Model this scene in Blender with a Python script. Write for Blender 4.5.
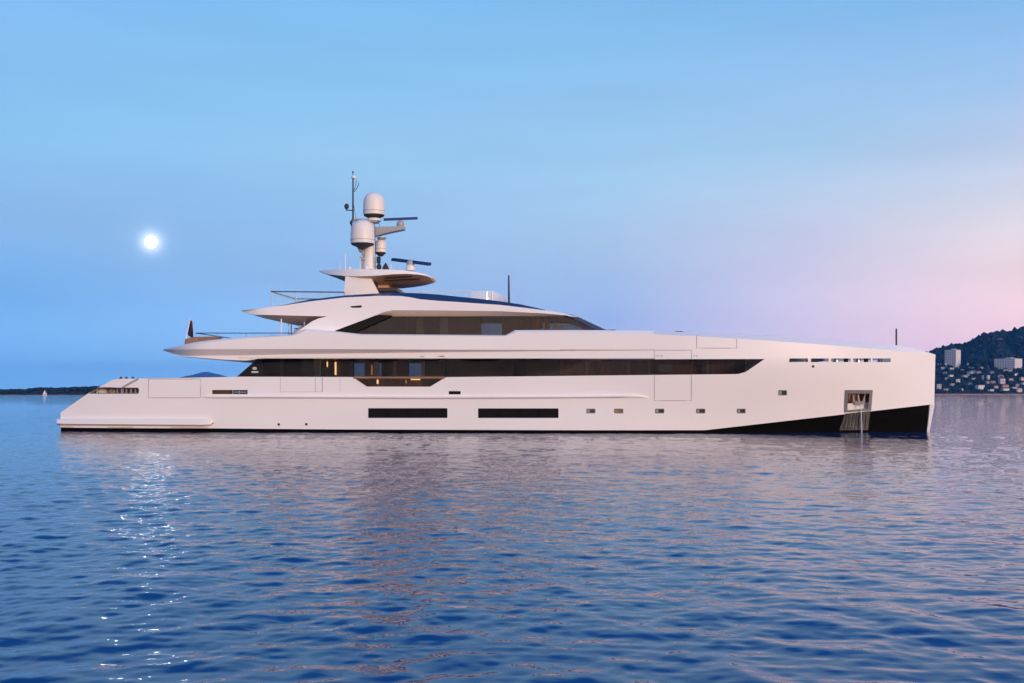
import bpy, bmesh, math, random
import numpy as np
from mathutils import Vector, Matrix, geometry
R = math.radians
random.seed(7)
for o in list(bpy.data.objects): bpy.data.objects.remove(o, do_unlink=True)
SC = bpy.context.scene
COL = SC.collection

# ------------------------------------------------------------------ camera
F = 1082.0          # focal length in pixels of the 1024 wide frame
HV = 394.5          # image row of the horizon
CAMH = 2.2          # eye height over the water
cam_d = bpy.data.cameras.new('camera'); cam = bpy.data.objects.new('camera', cam_d); COL.objects.link(cam)
cam_d.sensor_width = 36; cam_d.lens = F/1024*36
cam_d.shift_y = (HV-341.5)/1024
cam_d.clip_start = 0.1; cam_d.clip_end = 150000
cam.location = (0, 0, CAMH); cam.rotation_euler = (R(90), 0, 0)
SC.camera = cam

# ------------------------------------------------------------------ world
SUN_EL, SUN_AZ = R(3.0), R(145)      # compass bearing from +Y clockwise: behind the camera, to the right
MOON_DIR = Vector(((151-512)/F, 1, (HV-242)/F)).normalized()

def lin(c):
    return tuple(((x/255)/12.92 if x/255 <= .04045 else ((x/255+.055)/1.055)**2.4) for x in c)

W = bpy.data.worlds.new('World'); SC.world = W; W.use_nodes = True
nt = W.node_tree; nt.nodes.clear()
def N(t, **k):
    n = nt.nodes.new(t)
    for a, b in k.items(): setattr(n, a, b)
    return n
def L(a, b): nt.links.new(a, b)
def mth(op, a, b=None, c=None, clamp=False):
    n = N('ShaderNodeMath', operation=op, use_clamp=clamp)
    for i, x in enumerate((a, b, c)):
        if x is None: continue
        if isinstance(x, (int, float)): n.inputs[i].default_value = x
        else: L(x, n.inputs[i])
    return n.outputs[0]
def mixc(fac, a, b, blend='MIX'):
    n = N('ShaderNodeMix', data_type='RGBA', blend_type=blend)
    if isinstance(fac, (int, float)): n.inputs[0].default_value = fac
    else: L(fac, n.inputs[0])
    for i, x in ((6, a), (7, b)):
        if isinstance(x, tuple): n.inputs[i].default_value = (*x, 1)
        else: L(x, n.inputs[i])
    return n.outputs[2]
tc = N('ShaderNodeTexCoord'); sep = N('ShaderNodeSeparateXYZ'); L(tc.outputs['Generated'], sep.inputs[0])
dx, dy, dz = sep.outputs
hor = mth('SQRT', mth('ADD', mth('MULTIPLY', dx, dx), mth('MULTIPLY', dy, dy)))
saz = mth('DIVIDE', dx, mth('MAXIMUM', hor, 1e-4))
def ramp(stops):
    n = N('ShaderNodeValToRGB'); L(mth('MULTIPLY', dz, 1.0, clamp=True), n.inputs[0])
    cr = n.color_ramp; cr.interpolation = 'LINEAR'
    cr.elements[0].position = stops[0][0]; cr.elements[0].color = (*stops[0][1], 1)
    cr.elements[1].position = stops[-1][0]; cr.elements[1].color = (*stops[-1][1], 1)
    for p, c in stops[1:-1]:
        e = cr.elements.new(p); e.color = (*c, 1)
    return n.outputs[0]
ZEN = (70, 132, 216)
def col(u, rows):
    k = (u-512)/F
    st = []
    for v, c in rows:
        t = (HV-v)/F
        g = 1+(1.1 if u < 500 else .82)*max(0, (v-230)/165)**2.0; st.append((max(0, t/math.sqrt(1+k*k+t*t)), tuple(x*q for x, q in zip(lin(c), (g, g, 1+(g-1)*.75)))))
    st.append((0.43, lin((58, 134, 230)))); st.append((0.65, lin((48, 120, 222)))); st.append((1.0, lin(ZEN)))
    st.sort(key=lambda s: s[0])
    return ramp(st)
SKY = [
 (-500, [(394.5, (80,146,226)), (300, (82,152,234)), (150, (84,160,240)), (0, (74,150,238))]),
 (12,  [(394.5, (114,172,232)), (300, (108,168,234)), (220, (140,186,238)), (130, (141,195,240)), (0, (132,189,243))]),
 (290, [(394.5, (122,172,232)), (280, (140,180,233)), (150, (150,200,239)), (0, (128,190,241))]),
 (610, [(394.5, (160,178,232)), (320, (152,177,231)), (240, (174,203,239)), (165, (163,207,242)), (0, (132,190,241))]),
 (810, [(394.5, (218,192,222)), (320, (216,200,230)), (230, (206,209,236)), (200, (196,213,239)), (145, (170,208,241)), (0, (134,188,240))]),
 (1010,[(394.5, (255,206,214)), (325, (252,210,221)), (270, (253,223,229)), (225, (240,228,236)), (195, (222,224,240)), (145, (195,211,239)), (85, (164,200,239)), (0, (138,190,240))]),
 (1500, [(394.5, (255,188,196)), (270, (255,202,210)), (150, (252,210,222)), (20, (236,206,226)), (-120, (170,192,234))]),
]
sky = None; prev = None
for u, rows in SKY:
    c = col(u, rows); k = (u-512)/F; s = k/math.sqrt(1+k*k)
    if sky is None: sky = c
    else:
        f = mth('DIVIDE', mth('SUBTRACT', saz, prev), s-prev, clamp=True)
        sky = mixc(f, sky, c)
    prev = s
# thin streaky unevenness of the evening sky
mp = N('ShaderNodeMapping'); mp.inputs['Scale'].default_value = (2.2, 2.2, 17.0); mp.inputs['Rotation'].default_value = (0, R(7), 0); L(tc.outputs['Generated'], mp.inputs[0])
cn = N('ShaderNodeTexNoise'); cn.inputs['Scale'].default_value = 1.6; cn.inputs['Detail'].default_value = 5; cn.inputs['Roughness'].default_value = .55; L(mp.outputs[0], cn.inputs[0])
cf = mth('MULTIPLY', mth('SUBTRACT', cn.outputs[0], .5), .18)
sc_ = N('ShaderNodeVectorMath', operation='SCALE'); L(sky, sc_.inputs[0]); L(mth('ADD', 1.0, cf), sc_.inputs['Scale']); sky = sc_.outputs[0]
# the afterglow half of the sky, behind the camera
backr = ramp([(0.0, (1.75, .90, .52)), (0.07, (1.70, 1.00, .66)), (0.20, (1.25, 1.02, .90)),
             (0.42, (.62, .74, .95)), (0.7, (.25, .42, .74)), (1.0, lin(ZEN))])
backl = ramp([(0.0, (.62, .46, .44)), (0.07, (.72, .56, .55)), (0.20, (.75, .70, .78)),
             (0.42, (.50, .64, .92)), (0.7, (.25, .42, .74)), (1.0, lin(ZEN))])
back = mixc(1.0, mixc(mth('ADD', mth('MULTIPLY', saz, .8), .55, clamp=True), backl, backr), (1.24, 1.2, 1.12), 'MULTIPLY')
bf = mth('DIVIDE', mth('ADD', mth('MULTIPLY', dy, -1.0), 0.25), 0.75, clamp=True)
bf = mth('MULTIPLY', mth('MULTIPLY', bf, bf), mth('SUBTRACT', 3.0, mth('MULTIPLY', bf, 2.0)))
sky = mixc(bf, sky, back)
# faint aureole of the moon in the moist air
vm = N('ShaderNodeVectorMath', operation='DOT_PRODUCT'); L(tc.outputs['Generated'], vm.inputs[0]); vm.inputs[1].default_value = MOON_DIR
md = mth('MAXIMUM', vm.outputs['Value'], 0.0)
glow = mth('ADD', mth('MULTIPLY', mth('POWER', md, 34000.0), 0.95), mth('MULTIPLY', mth('POWER', md, 6000.0), 0.07))
sky = mixc(1.0, sky, mixc(glow, (0, 0, 0), (1.0, .94, .86)), 'ADD')
st = N('ShaderNodeTexSky', sky_type='NISHITA', sun_disc=False, sun_elevation=SUN_EL, sun_rotation=SUN_AZ, air_density=1.0, dust_density=1.0, ozone_density=2.0)
bg1 = N('ShaderNodeBackground'); L(sky, bg1.inputs[0]); bg1.inputs[1].default_value = 0.97
bg2 = N('ShaderNodeBackground'); L(st.outputs[0], bg2.inputs[0]); bg2.inputs[1].default_value = 0.03
ad = N('ShaderNodeAddShader'); L(bg1.outputs[0], ad.inputs[0]); L(bg2.outputs[0], ad.inputs[1])
wo = N('ShaderNodeOutputWorld'); L(ad.outputs[0], wo.inputs[0])

sd = bpy.data.lights.new('sun', 'SUN'); sun = bpy.data.objects.new('sun', sd); COL.objects.link(sun)
sd.energy = 3.8; sd.angle = R(12); sd.color = (1.0, .71, .55)
sdir = Vector((math.sin(SUN_AZ)*math.cos(SUN_EL), math.cos(SUN_AZ)*math.cos(SUN_EL), math.sin(SUN_EL)))
sun.rotation_euler = (-sdir).to_track_quat('-Z', 'Y').to_euler()

vs = SC.view_settings
SC.display_settings.display_device = 'sRGB'
vs.view_transform = 'Standard'; vs.look = 'None'; vs.exposure = 0.0; vs.gamma = 1.0; vs.use_curve_mapping = False
cy = SC.cycles
cy.use_denoising = True; cy.denoiser = 'OPENIMAGEDENOISE'
cy.max_bounces = 8; cy.diffuse_bounces = 3; cy.glossy_bounces = 4; cy.transparent_max_bounces = 16; cy.volume_bounces = 0
cy.caustics_reflective = False; cy.caustics_refractive = False
cy.sample_clamp_indirect = 6.0

# ------------------------------------------------------------------ materials
MATS = {}
def mat(name, color=(.8,.8,.8), rough=.4, metal=0.0, spec=.5, noise=0.0, nscale=3.0, emit=None, estr=0, coat=0.0, bump=0.0, bscale=20.0, stretch=(1,1,1)):
    if name in MATS: return MATS[name]
    m = bpy.data.materials.new(name); m.use_nodes = True
    t = m.node_tree; b = t.nodes['Principled BSDF']
    b.inputs['Base Color'].default_value = (*color, 1); b.inputs['Roughness'].default_value = rough
    b.inputs['Metallic'].default_value = metal; b.inputs['Specular IOR Level'].default_value = spec
    if coat: b.inputs['Coat Weight'].default_value = coat; b.inputs['Coat Roughness'].default_value = .05
    if emit:
        b.inputs['Emission Color'].default_value = (*emit, 1); b.inputs['Emission Strength'].default_value = estr
    if noise or bump:
        co = t.nodes.new('ShaderNodeTexCoord'); mp = t.nodes.new('ShaderNodeMapping'); mp.inputs['Scale'].default_value = stretch
        t.links.new(co.outputs['Object'], mp.inputs[0])
    if noise:
        nz = t.nodes.new('ShaderNodeTexNoise'); nz.inputs['Scale'].default_value = nscale; nz.inputs['Detail'].default_value = 5
        t.links.new(mp.outputs[0], nz.inputs[0])
        cr = t.nodes.new('ShaderNodeValToRGB'); t.links.new(nz.outputs[0], cr.inputs[0])
        cr.color_ramp.elements[0].position = .3; cr.color_ramp.elements[1].position = .7
        cr.color_ramp.elements[0].color = (*[c*(1-noise) for c in color], 1); cr.color_ramp.elements[1].color = (*[min(1, c*(1+noise)) for c in color], 1)
        t.links.new(cr.outputs[0], b.inputs['Base Color'])
    if bump:
        n2 = t.nodes.new('ShaderNodeTexNoise'); n2.inputs['Scale'].default_value = bscale; t.links.new(mp.outputs[0], n2.inputs[0])
        bp = t.nodes.new('ShaderNodeBump'); bp.inputs['Strength'].default_value = bump; bp.inputs['Distance'].default_value = .02
        t.links.new(n2.outputs[0], bp.inputs['Height']); t.links.new(bp.outputs[0], b.inputs['Normal'])
    MATS[name] = m; return m

PAINT = mat('yacht_paint', (.82,.80,.79), .36, spec=.22, coat=0, noise=.025, nscale=.25, stretch=(.6,1,1.6), bump=.10, bscale=.55)
CAPW  = mat('deck_white', (.80,.80,.80), .35)
BLACK = mat('black_antifouling', (.003,.003,.0035), .6, noise=.4, nscale=2, spec=.02)
NAVY  = mat('navy_glass_band', (.012,.035,.11), .12, spec=.6)
DGL   = mat('black_gloss', (.006,.006,.007), .08, spec=.16)
RAILM = mat('rail_dark', (.10,.10,.11), .35, metal=.5)
DARK  = mat('dark_rubber', (.02,.02,.022), .6)
TEAK  = mat('teak', (.30,.16,.085), .5, noise=.25, nscale=2, stretch=(.4,6,6))
SOFFT = mat('brown_soffit', (.58,.36,.22), .4, noise=.15, nscale=1.5, stretch=(.4,5,5))
STEEL = mat('stainless', (.55,.55,.57), .25, metal=1.0)
FRAMEG= mat('grey_frame', (.20,.20,.21), .35, metal=.6)
SEAM  = mat('panel_joint', (.30,.24,.22), .7)
DOME  = mat('radome_white', (.74,.71,.68), .45)
MASTG = mat('mast_grey', (.34,.33,.34), .4)
RADAR = mat('radar_blue', (.014,.045,.16), .6, spec=.2)
WARMLIT = mat('warm_lit_soffit', (.80,.62,.47), .45)  # warm reflected light on the window soffit put into its base colour
INT_D = mat('interior_dark', (.05,.045,.045), .7, noise=.2, nscale=1)
INT_B = mat('interior_brown', (.34,.17,.10), .55, noise=.25, nscale=1.2, stretch=(3,3,.4))
INT_C = mat('curtain_grey', (.36,.33,.31), .8, noise=.15, nscale=6, stretch=(4,4,.2))
INT_W = mat('interior_white', (.8,.78,.75), .6)
LAMP  = mat('lamp_warm', (1,.7,.35), .5, emit=(1,.60,.25), estr=3.0)
LAMPD = mat('lamp_dim', (1,.6,.3), .5, emit=(1,.5,.2), estr=.6)
WHITE = mat('white_plastic', (.8,.8,.8), .4)

def glass(name, tint, edge=(1,1,1), ior=1.5, milk=0.0):
    if name in MATS: return MATS[name]
    m = bpy.data.materials.new(name); m.use_nodes = True; t = m.node_tree; t.nodes.clear()
    tr = t.nodes.new('ShaderNodeBsdfTransparent'); tr.inputs[0].default_value = (*tint, 1)
    gl = t.nodes.new('ShaderNodeBsdfGlossy'); gl.inputs['Roughness'].default_value = .01; gl.inputs[0].default_value = (*edge, 1)
    fr = t.nodes.new('ShaderNodeFresnel'); fr.inputs[0].default_value = ior
    mx = t.nodes.new('ShaderNodeMixShader'); t.links.new(fr.outputs[0], mx.inputs[0])
    t.links.new(tr.outputs[0], mx.inputs[1]); t.links.new(gl.outputs[0], mx.inputs[2])
    o = t.nodes.new('ShaderNodeOutputMaterial')
    if milk:
        df = t.nodes.new('ShaderNodeBsdfDiffuse'); df.inputs[0].default_value = (.85,.86,.88,1)
        m2 = t.nodes.new('ShaderNodeMixShader'); m2.inputs[0].default_value = milk
        t.links.new(mx.outputs[0], m2.inputs[1]); t.links.new(df.outputs[0], m2.inputs[2]); t.links.new(m2.outputs[0], o.inputs[0])
    else: t.links.new(mx.outputs[0], o.inputs[0])
    MATS[name] = m; return m
# every pane is a solid sheet with two faces, so the tint acts twice
GLASS = glass('tinted_glass', (.60,.60,.60), ior=1.46)
CLEAR = glass('clear_glass', (.92,.98,.98), ior=1.3, milk=.07)

# ------------------------------------------------------------------ object helpers
def tag(o, label=None, cat=None, group=None, kind=None):
    if label: o['label'] = label
    if cat: o['category'] = cat
    if group: o['group'] = group
    if kind: o['kind'] = kind
    return o
def empty(name, loc=(0,0,0), rz=0, **k):
    o = bpy.data.objects.new(name, None); COL.objects.link(o); o.location = loc; o.rotation_euler = (0,0,rz); o.empty_display_size = .3
    return tag(o, **k)
class MB:
    def __init__(s): s.v = []; s.f = []
    def add(s, vs, fs):
        b = len(s.v); s.v += [tuple(p) for p in vs]; s.f += [tuple(b+i for i in f) for f in fs]; return s
    def box(s, c, d, rot=None):
        vs = [Vector((x*d[0]/2, y*d[1]/2, z*d[2]/2)) for x in (-1,1) for y in (-1,1) for z in (-1,1)]
        if rot: vs = [rot @ p for p in vs]
        c = Vector(c)
        return s.add([c+p for p in vs], [(0,1,3,2),(4,6,7,5),(0,4,5,1),(2,3,7,6),(0,2,6,4),(1,5,7,3)])
    def tube(s, pts, r, n=8, cap=True):
        pts = [Vector(p) for p in pts]; rs = r if isinstance(r, (list,tuple)) else [r]*len(pts)
        vs = []; fs = []; ref = None
        for i, p in enumerate(pts):
            d = (pts[min(i+1,len(pts)-1)]-pts[max(i-1,0)]).normalized()
            if ref is None:
                ref = Vector((0,0,1)) if abs(d.z) < .9 else Vector((1,0,0))
            a = d.cross(ref).normalized(); b = d.cross(a).normalized()
            for j in range(n):
                t = 2*math.pi*j/n; vs.append(p+(a*math.cos(t)+b*math.sin(t))*rs[i])
        for i in range(len(pts)-1):
            for j in range(n): fs.append((i*n+j, i*n+(j+1)%n, (i+1)*n+(j+1)%n, (i+1)*n+j))
        if cap: fs.append(tuple(range(n))); fs.append(tuple((len(pts)-1)*n+j for j in range(n)))
        return s.add(vs, fs)
    def lathe(s, c, prof, n=24):     # prof: (radius, height)
        c = Vector(c); vs = []; fs = []
        for r, h in prof:
            for j in range(n):
                t = 2*math.pi*j/n; vs.append(c+Vector((r*math.cos(t), r*math.sin(t), h)))
        for i in range(len(prof)-1):
            for j in range(n): fs.append((i*n+j, i*n+(j+1)%n, (i+1)*n+(j+1)%n, (i+1)*n+j))
        fs.append(tuple(range(n))); fs.append(tuple((len(prof)-1)*n+j for j in range(n)))
        return s.add(vs, fs)
    def grid(s, rows, close=False):
        n = len(rows[0]); vs = [p for r in rows for p in r]; fs = []
        m = len(rows)
        for i in range(m if close else m-1):
            for j in range(n-1):
                a = i*n+j; b = ((i+1)%m)*n+j
                fs.append((a, a+1, b+1, b))
        return s.add(vs, fs)
    def prism(s, front, back):       # two matching closed loops
        n = len(front); fs = [tuple(range(n)), tuple(range(2*n-1, n-1, -1))]
        for i in range(n): fs.append((i, (i+1)%n, n+(i+1)%n, n+i))
        return s.add(list(front)+list(back), fs)
    def mirror(s):
        b = len(s.v); s.v += [(x,-y,z) for x,y,z in s.v]; s.f += [tuple(b+i for i in reversed(f)) for f in list(s.f)]; return s
    def pieces(s, each=False):
        """loose pieces: near side, far side and midship ones, or every piece by itself"""
        key = {}; ids = []
        for p in s.v: ids.append(key.setdefault(tuple(round(c, 4) for c in p), len(key)))
        par = list(range(len(key)))
        def fd(a):
            while par[a] != a: par[a] = par[par[a]]; a = par[a]
            return a
        for f in s.f:
            r = fd(ids[f[0]])
            for i in f[1:]: par[fd(ids[i])] = r; r = fd(r)
        gr = {}
        for f in s.f: gr.setdefault(fd(ids[f[0]]), []).append(f)
        if not each:
            g2 = {}
            for r, fs in gr.items():
                ys = [s.v[i][1] for f in fs for i in f]
                k = -1 if max(ys) < -.005 else (1 if min(ys) > .005 else 0); g2.setdefault(k, []).extend(fs)
            gr = g2
        out = []
        for fs in gr.values():
            t = MB(); mp = {}
            for f in fs:
                for i in f:
                    if i not in mp: mp[i] = len(t.v); t.v.append(s.v[i])
                t.f.append(tuple(mp[i] for i in f))
            out.append(t)
        return out
    def build(s, name, m, parent=None, sharp=32, weld=1e-4, smooth=True, bevel=0, recalc=True):
        me = bpy.data.meshes.new(name); bm = bmesh.new()
        vs = [bm.verts.new(p) for p in s.v]; bm.verts.ensure_lookup_table()
        for f in s.f:
            g = []
            for i in f:
                if vs[i] not in g: g.append(vs[i])
            if len(g) >= 3:
                try: bm.faces.new(g)
                except ValueError: pass
        if weld: bmesh.ops.remove_doubles(bm, verts=bm.verts, dist=weld)
        bmesh.ops.dissolve_degenerate(bm, edges=bm.edges, dist=1e-5)
        if recalc: bmesh.ops.recalc_face_normals(bm, faces=bm.faces)
        if bevel:
            es = [e for e in bm.edges if len(e.link_faces) == 2 and e.calc_face_angle(0) > .5]
            bmesh.ops.bevel(bm, geom=es, offset=bevel, segments=2, affect='EDGES', profile=.6)
        bm.to_mesh(me); bm.free()
        for p in me.polygons: p.use_smooth = smooth
        if smooth: me.set_sharp_from_angle(angle=R(sharp))
        me.materials.append(m)
        o = bpy.data.objects.new(name, me); COL.objects.link(o)
        if parent: o.parent = parent
        return o

# ------------------------------------------------------------------ yacht frame: local x to the bow, local y < 0 the side seen, z up
YC, TH = 66.6, R(5.3)
CT, ST = math.cos(TH), math.sin(TH)
def px(u, v, y):
    """point of the hull frame at lateral position y seen at photo pixel (u, v)"""
    k = (u-512)/F
    x = (k*(YC+y*CT)-y*ST)/(CT+k*ST)
    return Vector((x, y, CAMH+(HV-v)/F*(YC-x*ST+y*CT)))
XS = px(935.5, 400, -.12).x
def beam(x, z):
    t = min(1, max(0, (XS-x)/17.0)); bs = .12+4.48*(1-(1-t)**2.1)
    t = min(1, max(0, (XS-x)/24.0)); bw = .12+4.33*(1-(1-t)**1.9)
    f = min(1, max(0, z/4.2)); f = f*f*(3-2*f)*.5+f*.5
    b = bw+(bs-bw)*f
    if x < -20: b -= .012*(x+20)**2
    return b
def hp(u, v, off=0.0):
    """point on the hull skin (moved inboard by off) seen at pixel (u, v)"""
    y = -4.5
    for _ in range(9):
        p = px(u, v, y); y = min(-.02, -beam(p.x, p.z)+off)
    return px(u, v, y)
def ip(curve, u):
    if u <= curve[0][0]: return curve[0][1]
    for (a, b), (c, d) in zip(curve, curve[1:]):
        if u <= c: return b+(d-b)*(u-a)/(c-a) if c > a else d
    return curve[-1][1]
def inside(x, z, poly):
    r = False; n = len(poly)
    for i in range(n):
        x1, z1 = poly[i]; x2, z2 = poly[(i+1)%n]
        if (z1 > z) != (z2 > z) and x < (x2-x1)*(z-z1)/(z2-z1)+x1: r = not r
    return r
def segdist(x, z, poly):
    p = Vector((x, z)); d = 1e9
    for i in range(len(poly)):
        a = Vector(poly[i]); b = Vector(poly[(i+1)%len(poly)]); ab = b-a
        t = 0 if ab.length == 0 else max(0, min(1, (p-a).dot(ab)/ab.length_squared))
        d = min(d, (a+ab*t-p).length)
    return d
def plate(mb, outer, holes=(), off=0.0, thick=.06, step=(.55,.4), both=True, edge=.6):
    """skin panel following the hull shape, outline and openings from photo pixels; a closed shell of given thickness"""
    offf = off if callable(off) else (lambda u: off)
    def loop(pp):
        q = []
        for i in range(len(pp)):
            a = hp(*pp[i], offf(pp[i][0])); b = hp(*pp[(i+1)%len(pp)], offf(pp[(i+1)%len(pp)][0]))
            n = max(1, int((b-a).length/edge))
            for j in range(n): c = a.lerp(b, j/n); q.append((c.x, c.z))
        return q
    lo = loop(outer); lh = [loop(h) for h in holes]
    pts = []; eds = []
    for l in [lo]+lh:
        b = len(pts); pts += [Vector(p) for p in l]; eds += [(b+i, b+(i+1)%len(l)) for i in range(len(l))]
    xs = [p[0] for p in lo]; zs = [p[1] for p in lo]
    x = min(xs)+step[0]*.5
    while x < max(xs):
        z = min(zs)+step[1]*.5
        while z < max(zs):
            if inside(x, z, lo) and not any(inside(x, z, h) for h in lh) and min(segdist(x, z, l) for l in [lo]+lh) > .12: pts.append(Vector((x, z)))
            z += step[1]
        x += step[0]
    vo, _, fo, *_r = geometry.delaunay_2d_cdt(pts, eds, [], 0, 1e-5)
    keep = []
    for f in fo:
        c = sum((vo[i] for i in f), Vector((0,0)))/len(f)
        if inside(c.x, c.y, lo) and not any(inside(c.x, c.y, h) for h in lh): keep.append(tuple(f))
    def uof(x, z):     # approximate column, only needed for varying offsets
        wy = YC-x*ST-4*CT; return 512+F*(x*CT-4*ST)/wy
    o3 = [Vector((p.x, min(-.02, -beam(p.x, p.y)+offf(uof(p.x, p.y))), p.y)) for p in vo]
    i3 = [p+Vector((0, min(thick, -p.y-.001) if p.y < -.01 else 0, 0)) for p in o3]
    n = len(o3); cnt = {}
    for f in keep:
        for a, b in zip(f, f[1:]+f[:1]): cnt[(min(a,b), max(a,b))] = cnt.get((min(a,b), max(a,b)), 0)+1
    fs = keep+[tuple(n+i for i in reversed(f)) for f in keep]
    fs += [(a, b, n+b, n+a) for (a, b), c in cnt.items() if c == 1]
    t = MB(); t.add(o3+i3, fs)
    if both: t.mirror()
    mb.add(t.v, t.f); return mb
def loft(mb, us, rows, both=True, bridge_top=False, bridge_bottom=False):
    """rows: list of (curve, offset or function of u); near side surface and its mirror image, optionally closed across"""
    rr = []
    for cv, off in rows:
        rr.append([hp(u, ip(cv, u), off(u) if callable(off) else off) for u in us])
    t = MB(); t.grid(rr)
    if both: t.mirror()
    mb.add(t.v, t.f)
    def br(r):
        far = [Vector((p.x, -p.y, p.z)) for p in r]; mid = [Vector((p.x, 0, p.z)) for p in r]
        mb.grid([r, mid, far])
    if bridge_top: br(rr[0])
    if bridge_bottom: br(rr[-1])
    return rr
def rng(a, b, n): return [a+(b-a)*i/(n-1) for i in range(n)]
def rect(u0, v0, u1, v1): return [(u0,v0),(u1,v0),(u1,v1),(u0,v1)]
def rrect(u0, v0, u1, v1, r=1.0):
    q = []
    for cx, cz, a0 in ((u0+r,v0+r,180),(u1-r,v0+r,270),(u1-r,v1-r,0),(u0+r,v1-r,90)):
        for k in range(4): a = R(a0+30*k); q.append((cx+r*math.cos(a), cz+r*math.sin(a)))
    return q
def slab(mb, poly, y0, y1, yref=None):
    yr = (y0+y1)/2 if yref is None else yref
    a = [px(u, v, yr) for u, v in poly]
    return mb.prism([Vector((p.x, y0, p.z)) for p in a], [Vector((p.x, y1, p.z)) for p in a])

# ------------------------------------------------------------------ sea
def build_sea():
    rs = np.random.RandomState(11)
    vrow = np.concatenate([np.arange(760, 400, -.36), np.arange(400, 394.62, -.22)])
    ys = CAMH*F/(vrow-HV); ys = np.append(ys, [30000.0])
    nc = 1040; tx = np.linspace(-.66, .66, nc)
    Y = np.repeat(ys[:,None], nc, 1); X = Y*tx[None,:]
    dyv = np.gradient(ys)[:,None]; dxv = (ys*(tx[1]-tx[0]))[:,None]
    Z = np.zeros_like(X)
    n = 104
    lam = np.concatenate([np.exp(rs.uniform(math.log(.17), math.log(1.5), 90)), np.exp(rs.uniform(math.log(1.5), math.log(7), 14))])
    lam = np.sort(lam)
    ang = rs.normal(0, R(58), n)+R(-96)        # travelling towards the viewer, slightly from the right
    ang = np.where(rs.rand(n) < .16, ang+R(70)*np.sign(rs.randn(n)), ang)
    ph = rs.uniform(0, 2*math.pi, n)
    s = np.where(lam < .3, .0086, np.where(lam < 1.0, .0104, np.where(lam < 1.5, .0070, .0055)))*rs.uniform(.75, 1.6, n)
    # gusts: rougher and calmer patches
    def patch(a, b, c): return np.sin(X*a+Y*b+c+1.3*np.sin(Y*b*.7+X*a*.4))
    gust = np.clip(1+.38*patch(.16,.09,.4)+.32*patch(-.09,.22,2.0)+.2*patch(.4,.31,1.1), .25, 2)
    small = np.zeros_like(X)
    for l, a, p, sl in zip(lam, ang, ph, s):
        k = 2*math.pi/l
        fy = np.clip((l/(np.maximum(dyv*abs(math.sin(a)), dxv*abs(math.cos(a)))+1e-6)-2.6)/2.6, 0, 1)
        if fy.max() <= 0: continue
        rows = np.where(fy[:,0] > 0)[0]; r0, r1 = rows[0], rows[-1]+1
        th = k*(X[r0:r1]*math.cos(a)+Y[r0:r1]*math.sin(a))+p
        w = (sl/k)*fy[r0:r1]*np.sin(th+.25*np.sin(th))
        if l < .9: small[r0:r1] += w
        else: Z[r0:r1] += w
    Z += small*gust
    fade = np.clip((.66-np.abs(tx))/.03, 0, 1)[None,:]*np.clip((Y-6.45)/.6, 0, 1)*np.clip((220-Y)/120, 0, 1)
    Z *= fade
    nr = len(ys)
    co = np.stack([X, Y, Z], -1).reshape(-1,3)
    idx = np.arange(nr*nc).reshape(nr, nc)
    q = np.stack([idx[:-1,:-1], idx[:-1,1:], idx[1:,1:], idx[1:,:-1]], -1).reshape(-1,4)
    y0 = ys[0]; y1 = ys[-1]; B = len(co)
    ext = np.array([(-.66*y0,y0,0),(.66*y0,y0,0),(.66*y1,y1,0),(-.66*y1,y1,0),(-30000,y1,0),(-30000,y0,0),(30000,y0,0),(30000,y1,0),
                    (-30000,-9000,0),(30000,-9000,0)], float)
    co = np.vstack([co, ext])
    q = np.vstack([q, np.array([[B+5,B+0,B+3,B+4],[B+1,B+6,B+7,B+2]])])
    me = bpy.data.meshes.new('sea')
    nv = len(co); npoly = len(q)+1
    loops = np.concatenate([q.reshape(-1), np.array([B+8,B+9,B+6,B+1,B+0,B+5])])
    me.vertices.add(nv); me.vertices.foreach_set('co', co.astype(np.float32).ravel())
    me.loops.add(len(loops)); me.loops.foreach_set('vertex_index', loops.astype(np.int32))
    me.polygons.add(npoly); me.polygons.foreach_set('loop_start', (np.arange(npoly)*4).astype(np.int32))
    me.polygons.foreach_set('use_smooth', np.ones(npoly, bool))
    me.update(calc_edges=True); me.validate()
    m = bpy.data.materials.new('sea_water'); m.use_nodes = True; t = m.node_tree; b = t.nodes['Principled BSDF']
    b.inputs['Base Color'].default_value = (.0,.038,.135,1); b.inputs['Specular Tint'].default_value = (.42,.88,1,1); b.inputs['Roughness'].default_value = .035; b.inputs['IOR'].default_value = 1.333
    def tn(x, **k):
        nn = t.nodes.new(x)
        for a, c in k.items(): setattr(nn, a, c)
        return nn
    ge = tn('ShaderNodeNewGeometry')
    def layer(scale, stretch, detail, rot):
        mp = tn('ShaderNodeMapping'); mp.inputs['Scale'].default_value = (scale*stretch, scale, scale); mp.inputs['Rotation'].default_value = (0,0,R(rot))
        t.links.new(ge.outputs['Position'], mp.inputs[0])
        nz = tn('ShaderNodeTexNoise'); nz.inputs['Scale'].default_value = 1; nz.inputs['Detail'].default_value = detail; nz.inputs['Roughness'].default_value = .5
        t.links.new(mp.outputs[0], nz.inputs[0]); return nz.outputs[0]
    ln = tn('ShaderNodeVectorMath', operation='LENGTH'); t.links.new(ge.outputs['Position'], ln.inputs[0])
    def mr(a, b2, c, d):
        x = tn('ShaderNodeMapRange'); t.links.new(ln.outputs['Value'], x.inputs[0])
        for i, y in zip((1,2,3,4), (a,b2,c,d)): x.inputs[i].default_value = y
        return x.outputs[0]
    b1 = tn('ShaderNodeBump'); b1.inputs['Distance'].default_value = 1.0
    t.links.new(layer(3.2, .55, 3, 7), b1.inputs['Height'])
    t.links.new(mr(10, 38, .012, .060), b1.inputs['Strength'])
    b2 = tn('ShaderNodeBump'); b2.inputs['Distance'].default_value = 1.0
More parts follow.
